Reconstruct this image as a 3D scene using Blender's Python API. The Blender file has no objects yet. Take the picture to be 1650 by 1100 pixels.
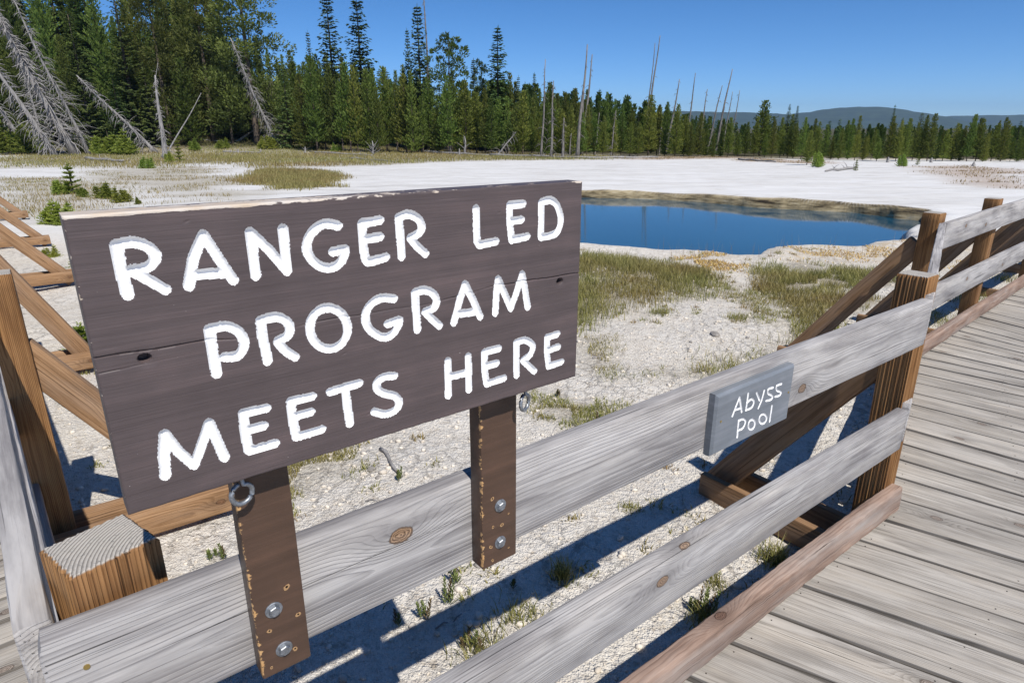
import bpy, math, random
import numpy as np
from mathutils import Vector, Matrix

scene = bpy.context.scene
COL = scene.collection
R = math.radians

# ------------------------------------------------------------------ camera
cam_data = bpy.data.cameras.new('camera')
cam = bpy.data.objects.new('camera', cam_data)
COL.objects.link(cam)
cam.location = (0, 0, 1.7)
cam.rotation_euler = (R(90 - 18.62), 0, 0)
cam_data.sensor_width = 36.0
cam_data.lens = 36.0 * 1020.7 / 1650.0
cam_data.clip_start = 0.02
cam_data.clip_end = 30000
scene.camera = cam

# ------------------------------------------------------------------ sky and sun
LX, LY, LZ = -0.372, 0.660, -1.0            # direction the sunlight travels
SUN_EL = math.atan2(1.0, math.hypot(LX, LY))
SUN_AZ = math.atan2(-LX, -LY)
world = bpy.data.worlds.new('World')
scene.world = world
world.use_nodes = True
wn = world.node_tree.nodes
wl = world.node_tree.links
sky = wn.new('ShaderNodeTexSky')
sky.sky_type = 'NISHITA'
sky.sun_disc = False
sky.sun_elevation = SUN_EL
sky.sun_rotation = SUN_AZ
sky.altitude = 2400
sky.air_density = 0.7
sky.dust_density = 0.0
sky.ozone_density = 6.0
bg = wn['Background']
bg.inputs['Strength'].default_value = 0.085
hs = wn.new('ShaderNodeHueSaturation')
hs.inputs['Saturation'].default_value = 1.17
hs.inputs['Value'].default_value = 1.36
wl.new(sky.outputs['Color'], hs.inputs['Color'])
wl.new(hs.outputs['Color'], bg.inputs['Color'])

sl = bpy.data.lights.new('sun', 'SUN')
sl.energy = 4.6
sl.angle = R(0.5)
sl.color = (1.0, 0.955, 0.88)
sun = bpy.data.objects.new('sun', sl)
COL.objects.link(sun)
sun.rotation_euler = Vector((LX, LY, LZ)).to_track_quat('-Z', 'Y').to_euler()

scene.view_settings.view_transform = 'Standard'
scene.view_settings.look = 'None'
scene.view_settings.exposure = 0.22
scene.view_settings.gamma = 1.0
scene.render.film_transparent = False
scene.cycles.max_bounces = 6
scene.cycles.volume_bounces = 0
scene.cycles.transparent_max_bounces = 6

# ------------------------------------------------------------------ the fence's own axes: s along it, n away from the walk, z up
FA = 0.911961702
FV = np.array([math.sin(FA), math.cos(FA), 0.0])
NV = np.array([-math.cos(FA), math.sin(FA), 0.0])
def W(s, n, z=0.0):
    p = FV * s + NV * n
    return np.array([p[0], p[1], z])

# ------------------------------------------------------------------ helpers
def tag(o, label=None, cat=None, group=None, kind=None):
    if label: o['label'] = label
    if cat: o['category'] = cat
    if group: o['group'] = group
    if kind: o['kind'] = kind
    return o

def empty(name, loc, label, cat, group=None):
    o = bpy.data.objects.new(name, None)
    o.empty_display_size = 0.1
    o.location = loc
    COL.objects.link(o)
    return tag(o, label, cat, group)

def link(name, me, parent=None, base=None):
    o = bpy.data.objects.new(name, me)
    COL.objects.link(o)
    if parent is not None: o.parent = parent
    return o

def np_mesh(name, V, F, mats, smooth=False, angle=None, attrs=None, midx=None):
    """V Nx3, F list of equal length faces (array) or list of lists."""
    me = bpy.data.meshes.new(name)
    V = np.asarray(V, np.float32)
    if isinstance(F, np.ndarray):
        k = F.shape[1]
        me.vertices.add(len(V)); me.vertices.foreach_set('co', V.ravel())
        me.loops.add(F.size); me.loops.foreach_set('vertex_index', F.ravel().astype(np.int32))
        me.polygons.add(len(F))
        me.polygons.foreach_set('loop_start', np.arange(0, F.size, k, dtype=np.int32))
        me.update(calc_edges=True)
    else:
        me.from_pydata([tuple(map(float, v)) for v in V], [], F)
        me.update()
    for m in (mats if isinstance(mats, (list, tuple)) else [mats]): me.materials.append(m)
    if midx is not None: me.polygons.foreach_set('material_index', np.asarray(midx, np.int32))
    if attrs:
        for k_, a in attrs.items():
            a = np.asarray(a, np.float32)
            if a.ndim == 1:
                at = me.attributes.new(k_, 'FLOAT', 'POINT'); at.data.foreach_set('value', a)
            else:
                at = me.attributes.new(k_, 'FLOAT_VECTOR', 'POINT'); at.data.foreach_set('vector', a.ravel())
    me.polygons.foreach_set('use_smooth', np.full(len(me.polygons), bool(smooth or angle)))
    if angle: me.set_sharp_from_angle(angle=R(angle))
    me.validate()
    return me

class MB:
    """collects pieces of geometry for one mesh"""
    def __init__(s): s.V = []; s.F = []; s.A = {}; s.n = 0
    def add(s, V, F, **attrs):
        V = np.asarray(V, float)
        s.V.append(V)
        s.F += [[i + s.n for i in f] for f in F]
        for k, a in attrs.items():
            a = np.asarray(a, float)
            if a.ndim == 1 and k in VEC: a = np.tile(a, (len(V), 1))
            if a.ndim == 0: a = np.full(len(V), float(a))
            s.A.setdefault(k, []).append(a)
        s.n += len(V)
    def build(s, name, mat, parent=None, base=(0, 0, 0), smooth=False, angle=None):
        V = np.concatenate(s.V) - np.asarray(base, float)
        attrs = {k: np.concatenate(a) for k, a in s.A.items()}
        me = np_mesh(name, V, s.F, mat, smooth, angle, attrs)
        o = link(name, me, parent)
        if parent is None: o.location = tuple(float(b) for b in base)
        return o
VEC = ('wp', 'wr', 'ka', 'kb')
FAR = (9.0, 9.0, 9.0)

def unit(v):
    v = np.asarray(v, float); return v / np.linalg.norm(v)

def board(mb, p0, p1, up, w, t, ch=0.004, nseg=10, pith=(0.0, -0.09), seed=0.0, tint=0.5, ka=None, kb=None,
          bow=0.0, rag=0.0012, endgrey=0.0, rng=None, groove=None):
    """a sawn timber from p0 to p1; w is its size along `up`, t its thickness.
    wp = position inside the tree (x along the grain, y z from the pith)."""
    rng = rng or random.Random(int(seed * 1000) + 7)
    p0 = np.asarray(p0, float); p1 = np.asarray(p1, float)
    ax = p1 - p0; L = np.linalg.norm(ax); ax = ax / L
    up = np.asarray(up, float); up = unit(up - ax * (up @ ax)); sd = np.cross(ax, up)
    hw, ht = w / 2, t / 2
    if groove:                       # deep weathered furrows between the growth rings
        k = 96
        pts = []
        for side in range(4):
            for i in range(k // 4):
                f = i / (k // 4) * 2 - 1
                a, b = [(f * ht, hw), (ht, -f * hw), (-f * ht, -hw), (-ht, f * hw)][side]
                c = 1 - (groove * (0.5 + 0.5 * math.sin(f * (25 + side * 2) + side + math.sin(f * 7)))) / max(ht, hw)
                edge = min(1, (1 - abs(f)) * 12)
                c = 1 - (1 - c) * edge - 0.02 * (1 - edge)
                pts.append((a * c, b * c))
    else:
        pts = [(-ht + ch, hw), (ht - ch, hw), (ht - ch * .3, hw - ch * .3), (ht, hw - ch), (ht, 0), (ht, -hw + ch), (ht - ch * .3, -hw + ch * .3), (ht - ch, -hw),
               (-ht + ch, -hw), (-ht + ch * .3, -hw + ch * .3), (-ht, -hw + ch), (-ht, 0), (-ht, hw - ch), (-ht + ch * .3, hw - ch * .3)]
    m = len(pts)
    xs = [0.0, ch] + [ch + (L - 2 * ch) * i / nseg for i in range(1, nseg)] + [L - ch, L]
    V = []; WP = []
    ph = rng.uniform(0, 6)
    for j, x in enumerate(xs):
        sh = 1.0 if 0 < j < len(xs) - 1 else 1 - 1.6 * ch / min(w, t)
        wob = bow * math.sin(math.pi * x / L)
        wig = 0.0015 * math.sin(x * 3.1 + ph)
        for a, b in pts:
            r1 = rng.uniform(-rag, rag) * (0.25 if groove else 1)
            A, B = a * sh + r1, b * sh + wob + wig + r1 * .6
            V.append(p0 + ax * x + sd * A + up * B)
            WP.append((x, a * sh + pith[1], b * sh + pith[0]))
    F = []
    n = len(xs)
    for j in range(n - 1):
        for i in range(m):
            a = j * m + i; b = j * m + (i + 1) % m
            F.append([a, b, b + m, a + m])
    F.append([i for i in range(m)])
    F.append([(n - 1) * m + i for i in range(m)][::-1])
    eg = np.zeros(len(V)); 
    if endgrey: eg[:m] = endgrey; eg[-m:] = endgrey
    f = lambda kk: np.array(FAR if kk is None else (kk[0], kk[1] + pith[1], kk[2] + pith[0]), float)
    mb.add(V, F, wp=np.array(WP), wr=np.array((seed, tint, endgrey)), ka=f(ka), kb=f(kb), eg=eg)
    # caps with their own vertices so that the grey end does not bleed along the sides
    return mb

def tube(mb, pts, radii, seg=8, cap=True, **attrs):
    pts = [np.asarray(p, float) for p in pts]
    V = []; F = []
    ref = np.array([0.13, 0.21, 0.97])
    for j, p in enumerate(pts):
        d = pts[min(j + 1, len(pts) - 1)] - pts[max(j - 1, 0)]
        d = unit(d)
        u = unit(np.cross(d, ref if abs(d @ ref) < .95 else np.array([1.0, 0, 0]))); v = np.cross(d, u)
        for i in range(seg):
            a = 2 * math.pi * i / seg
            V.append(p + radii[j] * (math.cos(a) * u + math.sin(a) * v))
    for j in range(len(pts) - 1):
        for i in range(seg):
            a = j * seg + i; b = j * seg + (i + 1) % seg
            F.append([a, b, b + seg, a + seg])
    if cap:
        F.append(list(range(seg))[::-1]); F.append([(len(pts) - 1) * seg + i for i in range(seg)])
    mb.add(V, F, **attrs)

# ------------------------------------------------------------------ node helpers
class NT:
    def __init__(s, name):
        s.m = bpy.data.materials.new(name); s.m.use_nodes = True
        s.t = s.m.node_tree; s.t.nodes.clear()
        s.out = s.n('ShaderNodeOutputMaterial')
    def n(s, ty, **kw):
        nd = s.t.nodes.new(ty)
        for k, v in kw.items(): setattr(nd, k, v)
        return nd
    def put(s, sock, v):
        if hasattr(v, 'is_output') or isinstance(v, bpy.types.NodeSocket): s.t.links.new(v, sock)
        else: sock.default_value = v
    def attr(s, name, out='Fac', ty='GEOMETRY'):
        a = s.n('ShaderNodeAttribute', attribute_name=name, attribute_type=ty); return a.outputs[out]
    def math(s, op, a, b=None, c=None, clamp=False):
        m = s.n('ShaderNodeMath', operation=op, use_clamp=clamp)
        s.put(m.inputs[0], a)
        if b is not None: s.put(m.inputs[1], b)
        if c is not None: s.put(m.inputs[2], c)
        return m.outputs[0]
    def vmath(s, op, a, b=None, scale=None):
        m = s.n('ShaderNodeVectorMath', operation=op)
        s.put(m.inputs[0], a)
        if b is not None: s.put(m.inputs[1], b)
        if scale is not None: s.put(m.inputs['Scale'], scale)
        return m.outputs['Value'] if op in ('LENGTH', 'DISTANCE', 'DOT_PRODUCT') else m.outputs['Vector']
    def noise(s, vec, scale, detail=3, rough=.55, dist=0.0, w=None):
        nd = s.n('ShaderNodeTexNoise')
        if w is not None:
            nd.noise_dimensions = '4D'; s.put(nd.inputs['W'], w)
        s.put(nd.inputs['Vector'], vec); s.put(nd.inputs['Scale'], scale); nd.inputs['Detail'].default_value = detail
        nd.inputs['Roughness'].default_value = rough; nd.inputs['Distortion'].default_value = dist
        return nd.outputs['Fac']
    def vor(s, vec, scale, out='Distance', feature='F1', rnd=1.0):
        nd = s.n('ShaderNodeTexVoronoi', feature=feature)
        s.put(nd.inputs['Vector'], vec); s.put(nd.inputs['Scale'], scale); nd.inputs['Randomness'].default_value = rnd
        return nd.outputs[out]
    def ramp(s, fac, stops, interp='LINEAR'):
        r = s.n('ShaderNodeValToRGB'); r.color_ramp.interpolation = interp
        e = r.color_ramp.elements
        while len(e) < len(stops): e.new(0.5)
        for i, (p, c) in enumerate(stops):
            e[i].position = p
            e[i].color = (c, c, c, 1) if isinstance(c, (int, float)) else (c[0], c[1], c[2], 1)
        s.put(r.inputs['Fac'], fac)
        return r.outputs['Color']
    def mix(s, fac, a, b, blend='MIX'):
        m = s.n('ShaderNodeMix', data_type='RGBA', blend_type=blend)
        s.put(m.inputs[0], fac)
        for k, v in ((6, a), (7, b)):
            if isinstance(v, (tuple, list)): v = (v[0], v[1], v[2], 1)
            s.put(m.inputs[k], v)
        return m.outputs[2]
    def sep(s, v):
        x = s.n('ShaderNodeSeparateXYZ'); s.put(x.inputs[0], v); return x.outputs
    def comb(s, x, y, z):
        c = s.n('ShaderNodeCombineXYZ')
        for i, v in enumerate((x, y, z)): s.put(c.inputs[i], v)
        return c.outputs[0]
    def bump(s, h, strength=.5, dist=.01, normal=None):
        b = s.n('ShaderNodeBump'); s.put(b.inputs['Strength'], strength); b.inputs['Distance'].default_value = dist
        s.put(b.inputs['Height'], h)
        if normal is not None: s.put(b.inputs['Normal'], normal)
        return b.outputs['Normal']
    def bsdf(s, color, rough=.7, normal=None, spec=.4, metallic=0.0):
        b = s.n('ShaderNodeBsdfPrincipled')
        s.put(b.inputs['Base Color'], (color[0], color[1], color[2], 1) if isinstance(color, (tuple, list)) else color)
        s.put(b.inputs['Roughness'], rough); s.put(b.inputs['Metallic'], metallic)
        s.put(b.inputs['Specular IOR Level'], spec)
        if normal is not None: s.put(b.inputs['Normal'], normal)
        s.t.links.new(b.outputs[0], s.out.inputs['Surface'])
        return b

def wood(name, light, mid, dark, ringw=.0055, ringamt=.5, endcol=None, knotcol=(.30, .17, .09), bumpd=.0022, warp=.02, stain=(.5, .42, .36), stainamt=.25, rough=.8, crackamt=.8, stain2amt=.5):
    t = NT(name)
    wp = t.attr('wp', 'Vector'); wr = t.attr('wr', 'Vector')
    seed, tint, _ = t.sep(wr)
    off = t.comb(t.math('MULTIPLY', seed, 31.7), t.math('MULTIPLY', seed, 17.3), t.math('MULTIPLY', seed, 5.1))
    P = t.vmath('ADD', wp, off)
    lo = t.vmath('MULTIPLY', P, (1.1, 7.0, 7.0))
    nz = t.n('ShaderNodeTexNoise'); nz.inputs['Scale'].default_value = 1.0; nz.inputs['Detail'].default_value = 3; t.put(nz.inputs['Vector'], lo)
    wv = t.vmath('SCALE', t.vmath('SUBTRACT', nz.outputs['Color'], (.5, .5, .5)), scale=warp * 2)
    Q = t.vmath('ADD', t.vmath('MULTIPLY', wp, (0, 1, 1)), t.vmath('MULTIPLY', wv, (0, 1, 1)))
    r = t.vmath('LENGTH', Q)
    core = None; bulge = None
    for k in ('ka', 'kb'):
        kp = t.attr(k, 'Vector')
        d = t.vmath('SUBTRACT', wp, kp)
        dl = t.vmath('LENGTH', t.vmath('MULTIPLY', d, (.66, 1.0, 1.0)))
        jig = t.math('MULTIPLY', t.math('SUBTRACT', t.noise(P, 55, 3), .5), .013)
        dl = t.math('ADD', dl, jig)
        dw = t.vmath('LENGTH', t.vmath('MULTIPLY', d, (.42, 1.0, 1.0)))
        e = t.math('EXPONENT', t.math('MULTIPLY', t.math('MULTIPLY', dw, dw), -1 / (2 * .026 ** 2)))
        bulge = e if bulge is None else t.math('ADD', bulge, e)
        cc = t.math('SUBTRACT', 1.0, t.math('DIVIDE', dl, .017), clamp=True)
        core = cc if core is None else t.math('MAXIMUM', core, cc)
    r = t.math('ADD', r, t.math('MULTIPLY', bulge, .035))
    ph = t.math('FRACT', t.math('DIVIDE', r, ringw))
    ring = t.ramp(ph, [(0, .0), (.45, .18), (.86, 1.0), (.97, .55), (1.0, .0)])
    fib = t.noise(t.vmath('MULTIPLY', P, (5, 260, 260)), 1.0, 3, .6)
    fib2 = t.noise(t.vmath('MULTIPLY', P, (2.0, 60, 60)), 1.0, 3, .6)
    big = t.noise(t.vmath('MULTIPLY', P, (1.3, 9, 9)), 1.0, 4, .6)
    blot = t.noise(t.vmath('MULTIPLY', P, (7, 26, 26)), 1.0, 4, .65)
    crn = t.noise(t.vmath('MULTIPLY', P, (1.5, 190, 190)), 1.0, 2, .4)
    crz = t.noise(t.vmath('MULTIPLY', P, (3, 14, 14)), 1.0, 2, .5, w=8.1)
    crack = t.math('MULTIPLY', t.ramp(crn, [(0, 0), (.66, 0), (.70, 1), (1, 1)]), t.ramp(crz, [(.36, 0), (.55, 1)]))
    ra = t.math('MULTIPLY', ring, t.math('MULTIPLY', t.ramp(blot, [(.25, .35), (.75, 1.0)]), ringamt))
    v = t.math('ADD', ra, t.math('MULTIPLY', t.math('SUBTRACT', fib, .5), .8))
    v = t.math('ADD', v, t.math('MULTIPLY', t.math('SUBTRACT', fib2, .5), 1.35))
    v = t.math('ADD', v, t.math('MULTIPLY', t.math('SUBTRACT', big, .5), .9))
    col = t.ramp(v, [(0.0, light), (.38, mid), (.95, dark)])
    st = t.ramp(t.noise(t.vmath('MULTIPLY', P, (1.7, 12, 12)), 1.0, 4, .6, w=3.3), [(.45, 0), (.7, 1)])
    col = t.mix(t.math('MULTIPLY', st, stainamt), col, stain)
    gb = t.ramp(t.noise(t.vmath('MULTIPLY', P, (2.6, 15, 15)), 1.0, 5, .62, w=1.7), [(.42, 0), (.68, 1)])
    col = t.mix(t.math('MULTIPLY', gb, stain2amt), col, tuple(dark[i] * 1.1 + mid[i] * .18 for i in range(3)))
    tt = t.math('ADD', .72, t.math('MULTIPLY', tint, .56))
    col = t.mix(1.0, col, t.comb(tt, tt, tt), 'MULTIPLY')
    col = t.mix(t.math('MULTIPLY', crack, crackamt), col, (dark[0] * .35, dark[1] * .35, dark[2] * .35))
    kr = t.math('ADD', .5, t.math('MULTIPLY', t.math('SINE', t.math('MULTIPLY', core, 26)), .5))
    kc = t.mix(kr, (knotcol[0] * .35, knotcol[1] * .32, knotcol[2] * .3), (knotcol[0] * 1.25, knotcol[1] * 1.3, knotcol[2] * 1.4))
    kmask = t.math('MULTIPLY', t.ramp(core, [(0, 0), (.16, 1)]), t.math('ADD', .45, t.math('MULTIPLY', blot, .8)), clamp=True)
    kring = t.ramp(core, [(0, 0), (.03, 1), (.12, 1), (.2, 0)])
    halo = t.ramp(bulge, [(0.15, 0), (.9, 1)])
    col = t.mix(t.math('MULTIPLY', halo, .38), col, (dark[0] * .8, dark[1] * .8, dark[2] * .8))
    col = t.mix(kmask, col, kc)
    col = t.mix(t.math('MULTIPLY', kring, .55), col, (.05, .03, .02))
    h = t.math('ADD', t.math('MULTIPLY', ring, -.5 * min(1, ringamt * 2)), t.math('MULTIPLY', fib, .35))
    h = t.math('SUBTRACT', h, t.math('MULTIPLY', crack, 1.2))
    h = t.math('ADD', h, t.math('MULTIPLY', fib2, .6))
    h = t.math('SUBTRACT', h, t.math('MULTIPLY', kring, .6))
    if endcol:
        eg = t.math('MULTIPLY', t.attr('eg'), 1.0)
        ec = t.mix(ring, endcol, (endcol[0] * .42, endcol[1] * .40, endcol[2] * .38))
        ec = t.mix(t.math('MULTIPLY', blot, .35), ec, (endcol[0] * .6, endcol[1] * .6, endcol[2] * .6))
        col = t.mix(t.ramp(eg, [(.5, 0), (.9, 1)]), col, ec)
    t.bsdf(col, rough, t.bump(h, .75, bumpd), .25)
    return t.m

# ------------------------------------------------------------------ layout (world metres)
POOL=[(-2.21,12.16),(-0.29,11.75),(1.3,11.53),(1.97,11.44),(3.01,11.08),(3.79,10.51),(4.08,10.41),(4.33,10.83),(4.66,11.21),(5.32,11.62),(5.68,11.42),(6.46,11.51),(6.94,11.88),(7.82,12.37),(8.34,13.37),(9.05,14.22),(9.72,14.81),(10.91,16.08),(11.45,17.54),(10.79,18.19),(10.2,19.42),(9.3,19.95),(8.45,20.22),(7.62,21.16),(6.49,22.17),(5.22,23.16),(3.93,23.45),(2.61,23.75),(-0.56,23.46),(-3.79,22.57),(-5.16,18.79),(-4.01,14.47)]
VEG={'meadow':[(-1.2,9.62),(0.35,10.04),(1.11,10.19),(1.81,10.44),(2.69,9.85),(3.06,8.93),(2.65,8.12),(1.95,7.57),(1.51,7.24),(0.94,6.82),(0.72,6.37),(-0.16,6.13),(-0.9,7.04)],'meadow2':[(3.69,9.52),(4.54,9.85),(4.81,9.39),(5.34,8.99),(5.67,8.8),(4.73,8.19),(4.02,8.08),(3.61,7.77),(4.58,7.91),(4.4,7.5),(3.62,7.04),(3.06,5.86),(2.5,5.38),(2.6,6.08),(3.12,7.05),(3.25,8.08)],'red':[(-13.41,32.05),(-15.07,40.28),(-9.83,36.34),(-7.43,29.19),(-7.61,24.48),(-10.14,26.21)],'strip':[(-26.08,51.64),(-47.6,97.4),(-32.16,94.37),(-21.29,85.72),(-9.81,83.63),(7.69,71.13),(11.69,67.13),(10.08,57.78),(5.6,56.61),(-6.26,53.12),(-12.13,48.46),(-16.73,44.79)],'nearl':[(-26.97,32.8),(-22.76,31.26),(-17.49,27.15),(-12.15,21.63),(-10.04,16.59),(-11.22,15.74),(-13.8,16.47)],'midl':[(-26.01,44.0),(-21.65,43.6),(-11.72,30.4),(-10.12,24.9),(-9.94,20.92),(-10.47,18.9),(-15.3,26.05),(-21.54,34.11)],'back':[(-34.56,44.3),(-64.66,83.69),(-52.18,81.22),(-40.44,82.13),(-19.23,51.57),(-21.01,42.29),(-24.65,40.35)]}
SPARSE={'a':[(0.67,6.15),(1.05,5.76),(1.0,5.14),(1.53,5.32),(2.34,5.7),(2.22,5.24),(1.76,4.8),(1.24,5.02),(0.7,4.87),(0.54,5.14)],'b':[(0.12,4.6),(0.38,4.75),(0.89,4.51),(0.76,4.03),(0.46,4.03),(0.16,4.13)],'c':[(-1.45,3.61),(-1.14,3.95),(-0.93,3.76),(-1.09,3.44),(-1.29,3.24)],'d':[(2.94,9.07),(3.22,7.68),(2.73,6.1),(2.74,6.99),(2.42,7.6)]}
ORANGE={'a':[(4.72,10.76),(5.68,11.2),(6.75,11.53),(7.64,11.97),(6.69,10.35),(6.01,9.84),(5.4,10.01),(4.46,9.89)],'b':[(2.78,10.21),(3.41,10.27),(3.58,9.61),(3.26,8.94),(2.94,9.07)],'c':[(7.87,11.35),(10.0,13.2),(10.68,13.26),(9.16,11.27),(7.89,10.28),(6.5,9.12)]}
BROWN={'a':[(21.7,63.12),(25.87,53.24),(23.6,48.05),(18.8,53.13)],'b':[(26.65,43.69),(31.92,45.95),(30.22,38.65),(19.29,24.44),(20.28,28.97),(22.18,35.14)],'c':[(11.69,67.13),(23.72,67.19),(21.95,62.13),(9.75,55.91)]}
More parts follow.
